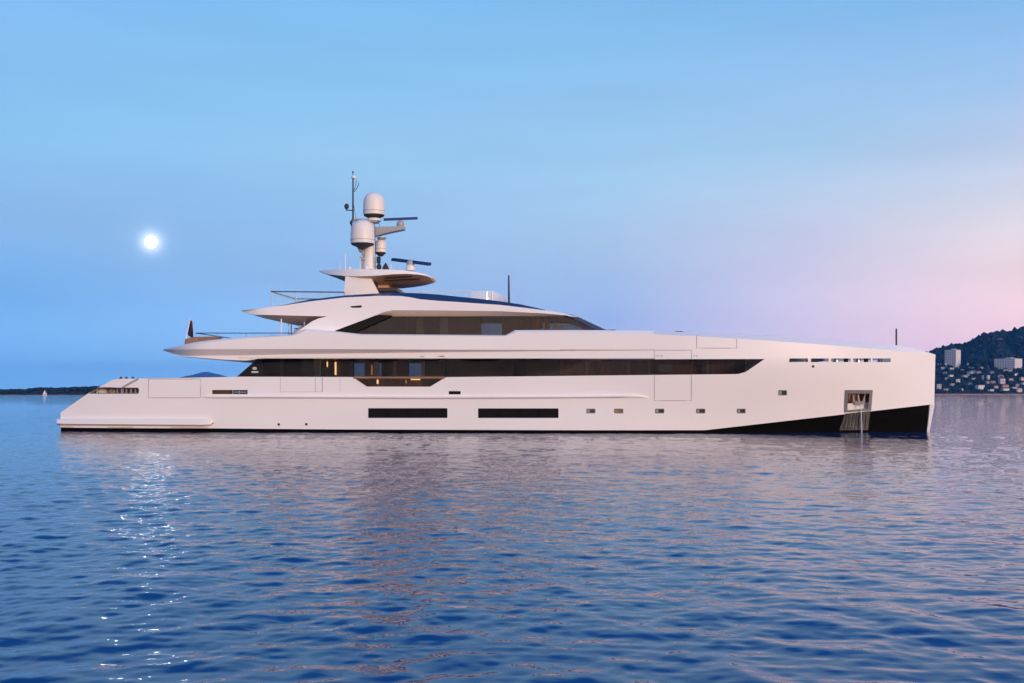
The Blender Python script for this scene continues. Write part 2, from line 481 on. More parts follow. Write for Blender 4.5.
    t.links.new(layer(.55, .5, 2, -9), b2.inputs['Height']); t.links.new(mr(40, 160, 0, .10), b2.inputs['Strength'])
    t.links.new(b1.outputs[0], b2.inputs['Normal']); t.links.new(b2.outputs[0], b.inputs['Normal'])
    me.materials.append(m)
    o = bpy.data.objects.new('sea', me); COL.objects.link(o); tag(o, 'rippled dark blue sea reflecting the sky and the yacht', 'sea', kind='structure')
    return o
build_sea()

# ------------------------------------------------------------------ land
def rw(u, v, Y): return Vector(((u-512)/F*Y, Y, CAMH+(HV-v)/F*Y))
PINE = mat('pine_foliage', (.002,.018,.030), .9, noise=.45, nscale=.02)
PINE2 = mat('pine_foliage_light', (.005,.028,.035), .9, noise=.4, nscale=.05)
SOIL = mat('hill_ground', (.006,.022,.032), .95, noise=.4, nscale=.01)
BARK = mat('bark', (.08,.055,.04), .9, noise=.3, nscale=1)
ROCKM = mat('far_mountain', (.06,.075,.07), 1.0, noise=.3, nscale=.002)
SAND = mat('beach_sand', (.42,.33,.29), .9, noise=.2, nscale=.05)

RIDGE = [(700,394),(820,391),(860,377),(900,363),(937,350.5),(946,348.3),(950,347),(958,347.5),(966,345.2),(975,340.2),(985,336.3),(1000,333.2),(1008,334),(1016,332),(1024,328.5),(1050,322),(1110,316),(1200,320),(1330,330),(1420,345),(1520,370),(1620,391)]
YS, YR = 3000.0, 3650.0
def hill_pt(u, t):
    """ground of the wooded hill: t = 0 on the shore, 1 on the ridge"""
    Y = YS+(YR-YS)*t
    zr = max(2.0, CAMH+(HV-ip(RIDGE, u)-1.2)/F*YR)
    s = t**.85
    z = zr*s + (3*math.sin(u*.21+t*9)+2*math.sin(u*.47-t*14))*math.sin(math.pi*min(1,max(0,t)))
    return Vector(((u-512)/F*Y, Y, max(z, .4)))
def hill_at(u, v):
    lo, hi = 0.0, 1.0
    for _ in range(40):
        m = (lo+hi)/2; p = hill_pt(u, m); vv = HV-(p.z-CAMH)*F/p.y
        if vv > v: lo = m
        else: hi = m
    return hill_pt(u, lo)
mb = MB(); us = [700+4*i for i in range(231)]
rows = [[Vector(((u-512)/F*2990, 2990, -3)) for u in us]]
for t in rng(0, 1, 26): rows.append([hill_pt(u, t) for u in us])
for k, t in ((.7,1.5),(.25,2.2),(-.02,3.0)):
    rows.append([Vector(((u-512)/F*YR, YR+(YR-YS)*(t-1), hill_pt(u,1).z*k)) for u in us])
mb.grid(rows)
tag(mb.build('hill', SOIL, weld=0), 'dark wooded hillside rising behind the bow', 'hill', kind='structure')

ICO = bmesh.new(); bmesh.ops.create_icosphere(ICO, subdivisions=1, radius=1.0)
ICV = [v.co.copy() for v in ICO.verts]; ICF = [tuple(v.index for v in f.verts) for f in ICO.faces]; ICO.free()
def clump(mb, c, rx, rz, j=.35):
    mb.add([Vector((c[0]+p.x*rx*random.uniform(1-j,1+j), c[1]+p.y*rx*random.uniform(1-j,1+j), c[2]+p.z*rz*random.uniform(1-j,1+j))) for p in ICV], ICF)
def tree(name, base, h, spread, label, group, m=None, umbrella=False):
    """single tree: tapered trunk with limbs, crown of many loose leaf clumps"""
    root = empty(name, base, label=label, cat='tree', group=group)
    tr = MB(); tr.tube([(0,0,-1),(.02*h,0,h*.4),(0,0,h*.72)], [h*.03,h*.022,h*.012], 6)
    cr = MB()
    lo = .62 if umbrella else .3
    for k in range(5):
        a = random.uniform(0, 6.28); z = h*random.uniform(lo-.1, .7)
        tr.tube([(0,0,z*.85),(math.cos(a)*spread*.6, math.sin(a)*spread*.6, z+h*.1)], [h*.012,h*.005], 5)
    for k in range(46):
        a = random.uniform(0, 6.28); q = math.sqrt(random.random())
        f = random.uniform(lo, 1)
        w = spread*(1-((f-(.82 if umbrella else .55))/.5)**2*.8)
        clump(cr, (math.cos(a)*q*w, math.sin(a)*q*w, h*f*.94), spread*random.uniform(.14,.27), spread*random.uniform(.10,.2), .45)
    tr.build('trunk', BARK, root); cr.build('crown', m or PINE, root, smooth=False, weld=0)
    return root
HOUSES = [
 (942.3,364.4,10,1.6,'white','flat','long low white building at the left foot of the tower block',4),
 (942.8,368.2,4.4,2.2,'white','flat','small white house under the long low building near the bow',2),
 (950.7,368.6,4.2,1.8,'grey','flat','grey flat roofed house right below the tower block',2),
 (955.6,367.4,4.2,1.9,'white','flat','bright white flat roofed house below the tower block, right of the grey one',2),
 (944.4,373.3,3.6,2.2,'white','flat','small white house alone among trees close to the bow',2),
 (950.3,375.6,4,1.8,'cream','flat','small cream house alone on the slope below the tower block',2),
 (963.4,376.8,5,3,'cream','red','bright cream villa with red roof in mid slope right of the tower',3),
 (967.3,375,3.2,2,'white','red','small white house adjoining the right of the cream villa',2),
 (972,372.4,8,2,'white','brown','row house terrace with brown roof above the cream villa',5),
 (978.2,372.3,3.6,2.2,'pink','brown','pinkish house at the right end of the terrace',2),
 (957.3,381,3.6,4,'white','flat','tall narrow white house low on the slope below the tower block',2),
 (938.2,386.5,4,5,'cream','flat','cream house by the shore partly behind the bow',2),
 (979.4,387,6.6,4,'white','flat','brightest white box shaped house by the shore, alone among dark trees',3),
 (987,382.2,3.2,2.2,'pink','red','small pink house above right of the brightest shore house',2),
 (987.6,377.2,2.4,4.2,'white','flat','tall thin white house in the middle of the slope',1),
 (982.3,377.7,2.0,4.4,'grey','flat','tall thin grey house left of the thin white one',1),
 (992.2,382,4.4,2.2,'grey','flat','low grey house on the slope right of the small pink house',2),
 (991,372.4,3.8,2.0,'grey','brown','small grey house below the left end of the slab block',2),
 (1004.8,370.8,3.4,2.6,'white','flat','white cube house right under the slab block, left of a pair',2),
 (1009.8,370.6,3.4,2.2,'white','flat','white cube house right under the slab block, right of a pair',2),
 (1000,376.2,5.4,2,'lilac','brown','wide lilac house on the slope below the slab block',3),
 (1001,381,5.4,5.4,'lilac','brown','big lilac house of several floors below the slab block',3),
 (1004.5,386,6,2.4,'pink','brown','long pink house just below the big lilac house',3),
 (1004.5,389.3,6,2,'white','flat','long white house near the water below the pink one',3),
 (1013.2,387.8,5,2,'grey','flat','long grey house near the water at the right',3),
 (1018.5,390,4.4,3.6,'white','red','white house with red roof near the water at the right edge',2),
 (1016.7,385,3.4,2.4,'lilac','flat','small lilac house above the long grey one at the right',2),
 (1021.5,378.8,4.4,3.2,'pink','red','pink house with bright red roof at the right edge of the slope',2),
 (1022.8,383.4,3.4,2.2,'white','brown','white house with brown roof below the red roofed pink one',2),
 (967.3,364,1.8,2.4,'white','flat','tiny white house highest on the slope right of the tower block',1),
 (969,367.3,2,1.6,'grey','flat','tiny grey house below the highest tiny white one',1),
 (972.3,367.7,2,1.6,'white','flat','tiny white house right of the tiny grey one',1),
 (980.2,367.7,3.6,1.4,'grey','flat','low grey house on its own left of the slab block',2),
 (1020.8,338.4,6,3,'grey','flat','pale villa high on the ridge under the tallest pine',3),
 (980.7,346.2,5,1.4,'grey','brown','faint grey villa high in the wood above the towers',3),
 (999.6,339.6,6,1.4,'grey','brown','faint long villa high in the wood near the ridge',3),
 (961.5,369.9,3.2,1.6,'cream','red','small cream house with red roof halfway between the tower block and the cream villa',2),
 (946.5,378.6,3.4,2.0,'white','flat','white house low on the slope left of the tall narrow one',2),
 (951.5,384.4,4.2,2.0,'pink','red','pink house with red roof near the shore left of the dark tree patch',2),
 (944.8,389.6,5.0,2.0,'grey','flat','long grey house on the shore next to the bow',3),
 (960.5,389.4,3.4,2.0,'cream','red','cream house with red roof on the shore in the dark tree patch',2),
 (969.5,383.6,3.2,1.8,'grey','brown','grey house with brown roof above left of the brightest shore house',2),
 (973.2,378.8,3.4,1.8,'white','flat','low white house on its own in mid slope under the terrace',2),
 (995.3,386.8,3.6,2.2,'cream','red','cream house with red roof left of the long pink one',2),
 (990.2,390,4.6,1.8,'white','flat','low white boat house on the shore right of the brightest house',3),
 (1010.3,379.5,3.6,2.4,'cream','brown','cream house right of the big lilac one',2),
 (1015.2,374.4,3.4,2.0,'white','red','white house with red roof below the right end of the slab block',2),
 (986.3,366.3,3.0,1.6,'white','red','small white red roofed house left of the slab block above the row',2)]
CLEARINGS = [(u, v, w*.5+1.0, h*.5, hill_at(u, v+h/2).y) for u, v, w, h, *_ in HOUSES]+[(953,358,9,8.6,hill_at(953,366.5).y),(1008.5,363.7,15,5,hill_at(1008.5,368.8).y)]
def hides_house(p, s):
    u = 512+F*p.x/p.y; v = HV-(p.z+s*1.3-CAMH)*F/p.y
    return any(abs(u-a) < w and v < bb+h*.6 and v > bb-h-2.5 and p.y < yy+8 for a, bb, w, h, yy in CLEARINGS)
# wood on the hill: one uncountable mass
mb = MB(); mb2 = MB()
for i in range(5200):
    u = random.uniform(760, 1600) if i % 3 == 0 else random.uniform(925, 1060)
    t = random.random()**.8
    if t < .42 and random.random() < .52: continue
    p = hill_pt(u, t); s = random.uniform(3.2, 7.5)*(1.15 if t > .5 else .85)*(random.uniform(.8,1.6) if t > .93 else 1)
    if random.random() < .72 and hides_house(p, s): continue
    clump(mb if random.random() < .7 else mb2, (p.x, p.y, p.z+s*.6), s*random.uniform(.8,1.2), s*random.uniform(.8,1.25))
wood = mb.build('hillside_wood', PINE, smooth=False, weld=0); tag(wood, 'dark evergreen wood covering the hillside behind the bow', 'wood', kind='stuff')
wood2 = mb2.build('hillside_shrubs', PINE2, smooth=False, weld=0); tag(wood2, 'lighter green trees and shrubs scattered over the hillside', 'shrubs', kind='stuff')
for u, v, h, sp, um, lb in ((952.3,344.6,17,9,True,'tall umbrella pine on the ridge just left above the white tower block'),
                        (958.8,345.6,15,8,False,'rounded dark tree on the ridge just right above the white tower block'),
                        (1014.5,330.5,22,9,True,'umbrella pine on the skyline standing left of the highest pine'),
                        (1022.5,326.3,30,13,False,'highest dark pine on the skyline at the right edge'),
                        (937.3,349.2,14,7,False,'dark tree on the ridge peeking out just above the bow')):
    p = rw(u, v, YR-15); g = hill_pt(u, .98)
    hh = max(h, p.z-g.z)
    tree('pine_tree', (g.x, g.y, p.z-hh), hh, sp, lb, 'pines on the ridge', umbrella=um)

# left headland
HEAD = [(-420,392),(-300,388.5),(-150,386),(-60,387.5),(0,389.3),(20,388.6),(27,387.2),(45,387.6),(60,387.0),(85,386.6),(96,385.8),(130,386),(200,387),(300,389),(420,391.5),(520,394)]
YH = 2500.0
def head_z(u): return max(.5, (HV-ip(HEAD,u))/F*YH+CAMH)
mb = MB(); us = [-420+5*i for i in range(189)]
mb.grid([[Vector(((u-512)/F*(YH-25), YH-25, -2)) for u in us],[Vector(((u-512)/F*(YH-18), YH-18, .9)) for u in us],[Vector(((u-512)/F*YH, YH, max(.8,head_z(u)*.25))) for u in us],
         [Vector(((u-512)/F*YH, YH+120, head_z(u)*.55)) for u in us],[Vector(((u-512)/F*YH, YH+260, -2)) for u in us]])
tag(mb.build('headland', SOIL, weld=0), 'low dark headland on the horizon left of the stern', 'headland', kind='structure')
mb = MB(); mb.grid([[Vector(((u-512)/F*(YH-40), YH-40, -1)) for u in us],[Vector(((u-512)/F*(YH-27), YH-27, .9+.5*math.sin(u*.13)**2)) for u in us],[Vector(((u-512)/F*(YH-20), YH-20, 1.1)) for u in us]])
tag(mb.build('beach', SAND, weld=0), 'thin pale strip of beach below the headland', 'beach', kind='structure')
mb = MB()
for i in range(2600):
    u = random.uniform(-420, 430) if i % 3 == 0 else random.uniform(-15, 130)
    d = random.uniform(0, 110); z = head_z(u)
    s = random.uniform(2.0, 4.2); top = z*random.uniform(.35, 1.0)
    clump(mb, ((u-512)/F*YH, YH+d, max(1.5, top-s*.7)), s*1.5, s)
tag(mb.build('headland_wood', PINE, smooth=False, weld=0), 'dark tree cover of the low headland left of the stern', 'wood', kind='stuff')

# far mountain seen between the decks of the stern
MT = [(120,394),(150,388),(172,380),(180,377.3),(186,375.8),(192,374.9),(198,373.2),(203,371.9),(207,371.6),(213,373),(219,374.2),(226,376.2),(240,380),(270,386),(310,391),(350,394)]
YM = 26000.0
mb = MB(); us = [110+2*i for i in range(121)]
def mz(u): return max(0, (HV-ip(MT,u))/F*YM)
mb.grid([[Vector(((u-512)/F*YM, YM-1500, -5)) for u in us],[Vector(((u-512)/F*YM, YM-800, mz(u)*.55+8*math.sin(u*.9))) for u in us],[Vector(((u-512)/F*YM, YM, mz(u)+5*math.sin(u*1.7))) for u in us],[Vector(((u-512)/F*YM, YM+2500, -5)) for u in us]])
tag(mb.build('mountain', ROCKM, weld=0), 'far hazy blue mountain seen above the stern deck', 'mountain', kind='structure')

def ip_(curve, u):
    for (a, b), (c, d) in zip(curve, curve[1:]):
        if u <= c: return b+(d-b)*max(0, u-a)/(c-a)
    return curve[-1][1]
# shore behind the camera: it shows as the dark skyline mirrored in the window band
mb = MB(); us2 = rng(-1500, 1500, 90)
BZ = [(-1500,12),(-700,22),(-500,18),(-380,24),(-300,14),(-262,16),(-240,22),(-216,27),(-197,37),(-184,31),(-172,24),(-162,27),(-155,25),(-148,29),(-142,26),(-135,28.5),(-128,25),(-100,30),(-70,33),(-50,24),(0,17),(80,20),(300,15),(700,16),(1500,9)]
us2 = sorted(us2+rng(-300, 100, 200))
def bz(x): return ip_(BZ, x)+1.0*math.sin(x*.6)*math.sin(x*.23)
mb.grid([[Vector((x,-1000,-2)) for x in us2],[Vector((x,-1020,bz(x)*.8)) for x in us2],[Vector((x,-1060,bz(x))) for x in us2],[Vector((x,-1300,-2)) for x in us2]])
tag(mb.build('shore', SOIL, weld=0), 'low wooded shore across the bay behind the viewer', 'shore', kind='structure')

# ------------------------------------------------------------------ town on the hill
WALLC = {'white':(.56,.56,.58),'cream':(.50,.43,.36),'pink':(.42,.30,.28),'grey':(.22,.23,.26),'lilac':(.34,.29,.37)}
ROOFC = {'red':(.34,.12,.08),'brown':(.22,.12,.09),'flat':(.40,.39,.39)}
def house(name, u, v, w, h, wall, roof, label, depth=None, rz=0, cat='house', group=None, nwin=3, storeys=2):
    """v is the middle of the facade"""
    base = hill_at(u, v+h/2)
    s = base.y/F; w *= s; h *= s; d = depth*s if depth else w*.8
    root = empty(name, (base.x, base.y-4, base.z-1), rz, label=label, cat=cat, group=group)
    wm = mat('render_'+wall, WALLC[wall], .8, noise=.12, nscale=.1)
    MB().box((0,0,h/2), (w,d,h)).build('wall', wm, root)
    rm = mat('roof_'+roof, ROOFC[roof], .8, noise=.2, nscale=.3)
    e = .5
    if roof == 'flat': MB().box((0,0,h+.35), (w+e,d+e,.7)).build('roof', rm, root)
    else:
        rh = min(w,d)*.22
        MB().add([(-w/2-e,-d/2-e,h+.02),(w/2+e,-d/2-e,h+.02),(w/2+e,d/2+e,h+.02),(-w/2-e,d/2+e,h+.02),(-w*.2,0,h+rh),(w*.2,0,h+rh)],
                 [(0,1,2,3),(0,1,5,4),(1,2,5),(2,3,4,5),(3,0,4)]).build('roof', rm, root, smooth=False)
    gm = mat('house_glass', (.08,.09,.11), .3)
    for j in range(storeys):
        for i in range(nwin):
            MB().box((-w/2+w*(i+.5)/nwin, -d/2-.03, h*(j+.55)/storeys), (w/nwin*.42, .12, h/storeys*.42)).build('window', gm, root)
    return root
def block(name, u0, v0, u1, v1, Yoff, storeys, bays, frac_side, label, rz, dfac):
    """apartment block with balcony bands and end wall"""
    uc = (u0+u1)/2; base = hill_at(uc, v1); s = base.y/F
    W_ = (u1-u0)*s; H = (v1-v0)*s
    az = math.atan2(base.x, base.y); e_ = abs(rz+az); W_ *= math.cos(az)
    d = W_*frac_side/max(.2, math.sin(e_)); w = W_*(1-frac_side)/math.cos(e_)
    root = empty(name, (base.x, base.y+2, base.z-1), rz, label=label, cat='building')
    wm = mat('render_white', WALLC['white'], .8); sl = mat('render_grey', WALLC['grey'], .8)
    MB().box((0,0,H/2), (w,d,H)).build('wall', wm, root)
    r = MB().box((0,0,H+.5), (w+.8,d+.8,1.0)).build('roof', sl, root)
    MB().box((w*.1,0,H+2.2), (w*.25,d*.5,2.6)).build('lift_house', wm, r)
    gm = mat('house_glass', (.08,.09,.11), .3)
    for j in range(storeys):
        z = H*(j+.5)/storeys
        for i in range(bays):
            MB().box((-w/2+w*(i+.5)/bays, -d/2-.05, z+.1), (w/bays*.5, .3, H/storeys*.42)).build('window', gm, root)
        MB().box((0,-d/2-.75, z-H/storeys*.38), (w*.97,1.4,H/storeys*.22)).build('balcony', wm, root)
    return root
block('tower_block', 945, 349.8, 961, 366.5, 0, 10, 5, .30, 'tall white apartment tower block on the hill just right of the bow', -.85, 1)
block('slab_block', 994.5, 358.6, 1022.5, 368.8, 0, 5, 8, .26, 'long low white apartment block with sunlit end wall on the hill', -.85, 1)
T = 'houses on the hillside'
for i, (u, v, w, h, wa, ro, lb, nw) in enumerate(HOUSES):
    house('hillside_house', u, v, w, h, wa, ro, lb, rz=random.uniform(-.5,.35), group=T, nwin=nw, storeys=2 if h > 2 else 1)
mb = MB(); us = [930+3*i for i in range(50)]
mb.grid([[Vector(((u-512)/F*2975, 2975, -1)) for u in us],[Vector(((u-512)/F*2975, 2975, 4.2)) for u in us],[Vector(((u-512)/F*2990, 2990, 4.2)) for u in us],[Vector(((u-512)/F*2990, 2990, -1)) for u in us]])
tag(mb.build('sea_wall', mat('sea_wall_stone', (.26,.20,.20), .9, noise=.3, nscale=.05), weld=0, smooth=False), 'long pinkish stone sea wall along the foot of the hill', 'wall')

# ------------------------------------------------------------------ haze
mb = MB().box((0, 10000, 398), (64000, 42000, 800))
hz = mb.build('haze', mat('tmp_h'), weld=0, smooth=False); tag(hz, 'thin blue evening haze over the bay', 'haze', kind='stuff')
hm = bpy.data.materials.new('evening_haze'); hm.use_nodes = True; t = hm.node_tree; t.nodes.clear()
pv = t.nodes.new('ShaderNodeVolumePrincipled'); pv.inputs['Color'].default_value = (.05,.37,1,1); pv.inputs['Density'].default_value = 2.9e-5
ho = t.nodes.new('ShaderNodeOutputMaterial'); t.links.new(pv.outputs[0], ho.inputs['Volume'])
hz.data.materials.clear(); hz.data.materials.append(hm)

# ------------------------------------------------------------------ moon
mm = bpy.data.materials.new('moon_surface'); mm.use_nodes = True; t = mm.node_tree; b = t.nodes['Principled BSDF']
b.inputs['Base Color'].default_value = (.2,.2,.19,1); b.inputs['Roughness'].default_value = 1
nz = t.nodes.new('ShaderNodeTexNoise'); nz.inputs['Scale'].default_value = .006; nz.inputs['Detail'].default_value = 4
cr = t.nodes.new('ShaderNodeValToRGB'); cr.color_ramp.elements[0].position = .4; cr.color_ramp.elements[1].position = .6
cr.color_ramp.elements[0].color = (.75,.72,.66,1); cr.color_ramp.elements[1].color = (1,.98,.93,1)
co = t.nodes.new('ShaderNodeTexCoord'); t.links.new(co.outputs['Object'], nz.inputs[0]); t.links.new(nz.outputs[0], cr.inputs[0]); t.links.new(cr.outputs[0], b.inputs['Emission Color'])
b.inputs['Emission Strength'].default_value = 17
MD = 60000.0
bm = bmesh.new(); bmesh.ops.create_uvsphere(bm, u_segments=48, v_segments=24, radius=MD*5.5/F)
me = bpy.data.meshes.new('full_moon'); bm.to_mesh(me); bm.free(); me.materials.append(mm)
for p in me.polygons: p.use_smooth = True
moon = bpy.data.objects.new('full_moon', me); COL.objects.link(moon); moon.location = MOON_DIR*MD+Vector((0,0,CAMH))
tag(moon, 'bright white full moon in the blue sky above the stern', 'moon')

# ------------------------------------------------------------------ the yacht
yacht = empty('motor_yacht', (0, YC, 0), -TH, label='long white motor yacht with dark window bands lying at anchor broadside to the viewer', cat='yacht')
EACH = {'mullion','chafe_rib','post','louvre','deck_fitting','drain_outlet','deck_cleat','support_post','door_panel','flush_light','fairlead_roller','panel_joint','wall_panel','bar_top'}
def part(mb, name, m, parent=None, **k):
    ps = mb.pieces(True) if name in EACH else ([mb] if name in ('lettering','small_lettering','emblem','anchor','horn','aerial','searchlight','yard') else mb.pieces())
    os_ = [q.build(name, m, parent or yacht, **k) for q in ps]
    near = [o for o in os_ if sum(v.co.y for v in o.data.vertices) < 0]
    return (near or os_)[0]

BOOT = [(60,427.6),(213,428.4),(330,429.4),(560,430.2),(705,430.2),(929.5,404.6)]
SHEER_E = [(500,335),(600,333),(654,334.3),(700,336.4),(750,339.3),(790,342.2),(828,345.0),(860,347.5),(887,350),(910,352.3),(928,354.2),(935.6,355.2)]
SHEER_T = [(500,331),(560,330),(600,330.2),(654,330.9),(700,332.6),(736,334.2),(780,336.6),(828,340),(860,342.4),(896,345.4),(915,348.6),(926,351.6),(935.6,354.6)]
# --- hull skin
slots = [(789.3,808),(811,828.7),(831,850.6),(853,870.8),(872.6,890.6)]
stern_open = [(88,393.8),(92.5,390.6),(97.2,387.6),(106,387.2),(116,387.6),(138,387.7),(139,389.5),(139,392.8),(138,393.9)]
ports = [(586.2,408.7,595.4,413.4),(614,408.7,623.2,413.4),(655,408.7,664.2,413.4),(696,408.7,705.2,413.4),(736.7,408.7,745.5,413.4),(778.2,390.2,786.9,395.4)]
hullwin = [(368,408.2,447.4,418),(478,408.4,558.5,418)]
pocket = [(847,391.6),(871.2,391.6),(869.6,409.4),(846.2,411.6)]
outer = [(60.6,412.6),(88,393.4),(112,380.1),(116,379.2),(122,378.7),(160,378.3),(240,376.7),(352.5,377),(366.5,386.6),(430,386.7),(446,377.1),(520,376.4),(600,375.5),(690,374.6),(738,374.1),(746,371.8),(764.6,359.0),(706,359.1),(654,359.2)]
outer += [(u, ip(SHEER_E, u)) for u in (654,700,750,790,828,860,887,910,928,935.4)]
outer += [(934.2,403.9)]+[(u, ip(BOOT, u)) for u in (929.5,880,820,760,705,560,330,213,60.6)]
holes = [stern_open, rect(211.8,390,247.6,394.2), rect(448.6,391.1,460.6,394.4), pocket]
holes += [rect(a, 358.4, b, 362.1) for a, b in slots]+[rrect(*p, 1.0) for p in ports]+[rrect(*p, .6) for p in hullwin]
mb = MB(); plate(mb, outer, holes, thick=.10)
hull = part(mb, 'hull', PAINT, sharp=24)
# transom and its slope, mirrored halves closed across
mb = MB(); r = [hp(u, v) for u, v in ((60.8,428),(60.6,412.6),(74,403.2),(88,393.4),(100,386.6),(112,380.1),(116,379.2))]
mb.grid([r, [Vector((p.x, -p.y, p.z)) for p in r]]); part(mb, 'transom', PAINT, hull, sharp=20)
# antifouling below the boot line
bot = [(60.8,ip(BOOT,60))]+[(u, ip(BOOT,u)+.05) for u in (213,330,560,705,760,820,880,929)]+[(926.6,433),(925.6,446)]+[(u, 447) for u in (880,820,705,560,330,213,60.8)]
mb = MB(); plate(mb, bot, [], thick=.08); r = [hp(60.8, v) for v in (427.6, 437, 447)]; mb.grid([r, [Vector((p.x,-p.y,p.z)) for p in r]])
part(mb, 'bottom_paint', BLACK, hull)
# stem bar at the cutwater
mb = MB(); slab(mb, [(929.4,404),(934.4,403.6),(931.6,418),(928.8,433),(927.8,446),(925,446),(926.4,432),(928.2,418)], -.10, .10); part(mb, 'stem_bar', CAPW, hull)
# slanted bulwark cap that catches the sky, open mooring deck well at the bow
mb = MB(); us = [654,680,700,725,750,775,800,828,850,870,887,900,912,922,930,935.5]
capo = lambda u: .5*min(1, (936-u)/60)
rr = loft(mb, us, [(SHEER_E, 0), (SHEER_T, capo), ([(a, b+3.0) for a, b in SHEER_T], lambda u: capo(u)+.12)]); part(mb, 'bulwark_cap', CAPW, hull)
mb = MB(); loft(mb, [654,680,700,725,750,775,800,815], [([(a, b+.6) for a, b in SHEER_T], lambda u: capo(u)+.02)], both=False, bridge_top=True); part(mb, 'foredeck', CAPW)
mb = MB(); loft(mb, [815,840,870,900,920], [([(815,364),(920,364)], .16)], both=False, bridge_top=True); part(mb, 'mooring_deck', TEAK)
mb = MB(); mb.box((px(815,354,0).x, 0, px(815,354,0).z), (.1, beam(px(815,352,0).x, 5)*1.7, 1.0)); part(mb, 'mooring_bulkhead', CAPW)
# deck gear behind the slots: winches and bollards
for u, yy, m, nm in ((836,-1.2,STEEL,'winch'),(846,-.7,DARK,'winch'),(858,-1.0,STEEL,'bollard'),(866,-.6,DARK,'bollard'),(880,-.5,STEEL,'bollard')):
    c = px(u, 363, yy); part(MB().lathe(c, [(.26,-.2),(.26,0),(.13,.06),(.13,.3),(.24,.36),(.24,.44)], 14), nm, m)
# main deck and stern decks
mb = MB(); loft(mb, [118,160,205,250], [([(118,385),(250,384)], .12)], both=False, bridge_top=True); part(mb, 'aft_deck', TEAK)
# --- sponson at the stern and its shadow gap
SPT = [(56.8,419.6),(60,418.9),(120,418.9),(205,419.1),(211,420.3),(213.5,422.6)]
SPB = [(56.8,424.2),(60,424.9),(120,425.4),(205,426.0),(211,425.2),(213.5,423.2)]
o_ = lambda k: (lambda u: -k*min(1, max(0, (214-u)/9))**.5)
mb = MB(); us = [56.8,58,62,80,110,140,170,195,203,208,211,213.4]
rs_ = [loft(mb, us, [([(a, b-.6) for a, b in SPT], .02), (SPT, o_(.10)), ([(a, b+.9) for a, b in SPT], o_(.22)), ([(a, b-1.2) for a, b in SPB], o_(.24)), (SPB, o_(.14)), ([(a, b+.7) for a, b in SPB], .03)])]
e = [r[0] for r in rs_[0]]; mb.grid([e, [Vector((p.x,-p.y,p.z)) for p in e]])
part(mb, 'swim_platform', PAINT)
mb = MB(); loft(mb, [60.7,120,190,208], [([(60,426.6),(208,427.3)], -.03), ([(60,427.4),(208,428.1)], -.03)]); part(mb, 'shade_strip', SOFFT)  # brown strip painting in the shade below the sponson
# --- rubbing strake along the side
RT = [(203,395.6),(260,395.6),(420,396.3),(560,395.8),(620,395.2),(640,395.6),(649,396.9)]
mb = MB(); us = [203,215,240,280,320,360,420,480,540,600,620,635,643,649]
k_ = lambda c: (lambda u: -c*min(1, (649.01-u)/12, (u-202.9)/2))
loft(mb, us, [([(a,b-.3) for a,b in RT], .02), (RT, k_(.10)), ([(a, b+1.3) for a, b in RT], k_(.15)), ([(a, b+2.4 if a < 640 else b+.5) for a, b in RT], k_(.09)), ([(a, b+2.9 if a < 640 else b+.4) for a, b in RT], .02)])
part(mb, 'rub_rail', PAINT, sharp=60)
# --- panel joints
def joint(path, closed=False, w=.016, name='panel_joint', off=0.0):
    q = []
    pp = list(path)+([path[0]] if closed else [])
    for a, b in zip(pp, pp[1:]):
        n = max(1, int(math.hypot(b[0]-a[0], b[1]-a[1])/8))
        q += [hp(a[0]+(b[0]-a[0])*i/n, a[1]+(b[1]-a[1])*i/n, off-.001) for i in range(n)]
    q.append(hp(*pp[-1], off-.001))
    mb = MB(); mb.tube(q, w, 4); mb.mirror(); return part(mb, name, SEAM, hull, smooth=False)
joint(rect(148.4,379,200.6,397.8), True)
joint([(654.3,359.3),(654.3,350.2),(691.4,350.2),(691.4,359.0)]); joint([(654.3,375.2),(654.3,400.6),(691.4,400.6),(691.4,374.7)])
joint([(696.6,335.6),(696.6,348),(736.6,348.2),(736.6,339)])
for u, w in ((280.5,.008),(315.5,.012),(322.3,.02),(340,.008)): joint([(u,377.4),(u,391.8)], w=w)
joint([(322.3,391.8),(280.5,391.8)], w=.007)
# --- openings and windows in the hull side
def recess(poly, depth, m, name, both=True, off=0.0):
    """back wall set behind an opening"""
    u0, u1 = min(p[0] for p in poly)-2, max(p[0] for p in poly)+2; v0, v1 = min(p[1] for p in poly)-1.5, max(p[1] for p in poly)+1.5
    mb = MB(); plate(mb, rect(u0, v0, u1, v1), [], off=off+depth, thick=.05, both=both); return part(mb, name, m)
for u0, v0, u1, v1 in hullwin:
    mb = MB(); plate(mb, rect(u0-.5, v0-.5, u1+.5, v1+.5), [], off=.06, thick=.04); w = part(mb, 'hull_window', DGL)
    mb = MB()
    for k in range(1, 4):
        uu = u0+(u1-u0)*k/4; plate(mb, rect(uu-.35, v0, uu+.35, v1), [], off=.045, thick=.03)
    part(mb, 'mullion', BLACK, w)
for i, (u0, v0, u1, v1) in enumerate(ports):
    mb = MB(); plate(mb, rrect(u0-.2, v0-.2, u1+.2, v1+.2, 1), [rrect(u0+1.1, v0+.9, u1-1.1, v1-.9, .6)], off=.05, thick=.05); w = part(mb, 'porthole', FRAMEG)
    mb = MB(); plate(mb, rrect(u0+.6, v0+.5, u1-.6, v1-.5, .6), [], off=.09, thick=.02)
    part(mb, 'pane', INT_B if i == 1 else (mat('porthole_glass', (.06,.065,.06), .08)), w)
    mb = MB(); plate(mb, rect(u0+.8, v0+1, u0+3.4, v1-1), [], off=.075, thick=.012); part(mb, 'blind', INT_C if i != 1 else mat('lit_porthole_orange', (.42,.20,.09), .7), w)  # second porthole: orange light from inside put into blind and pane colours
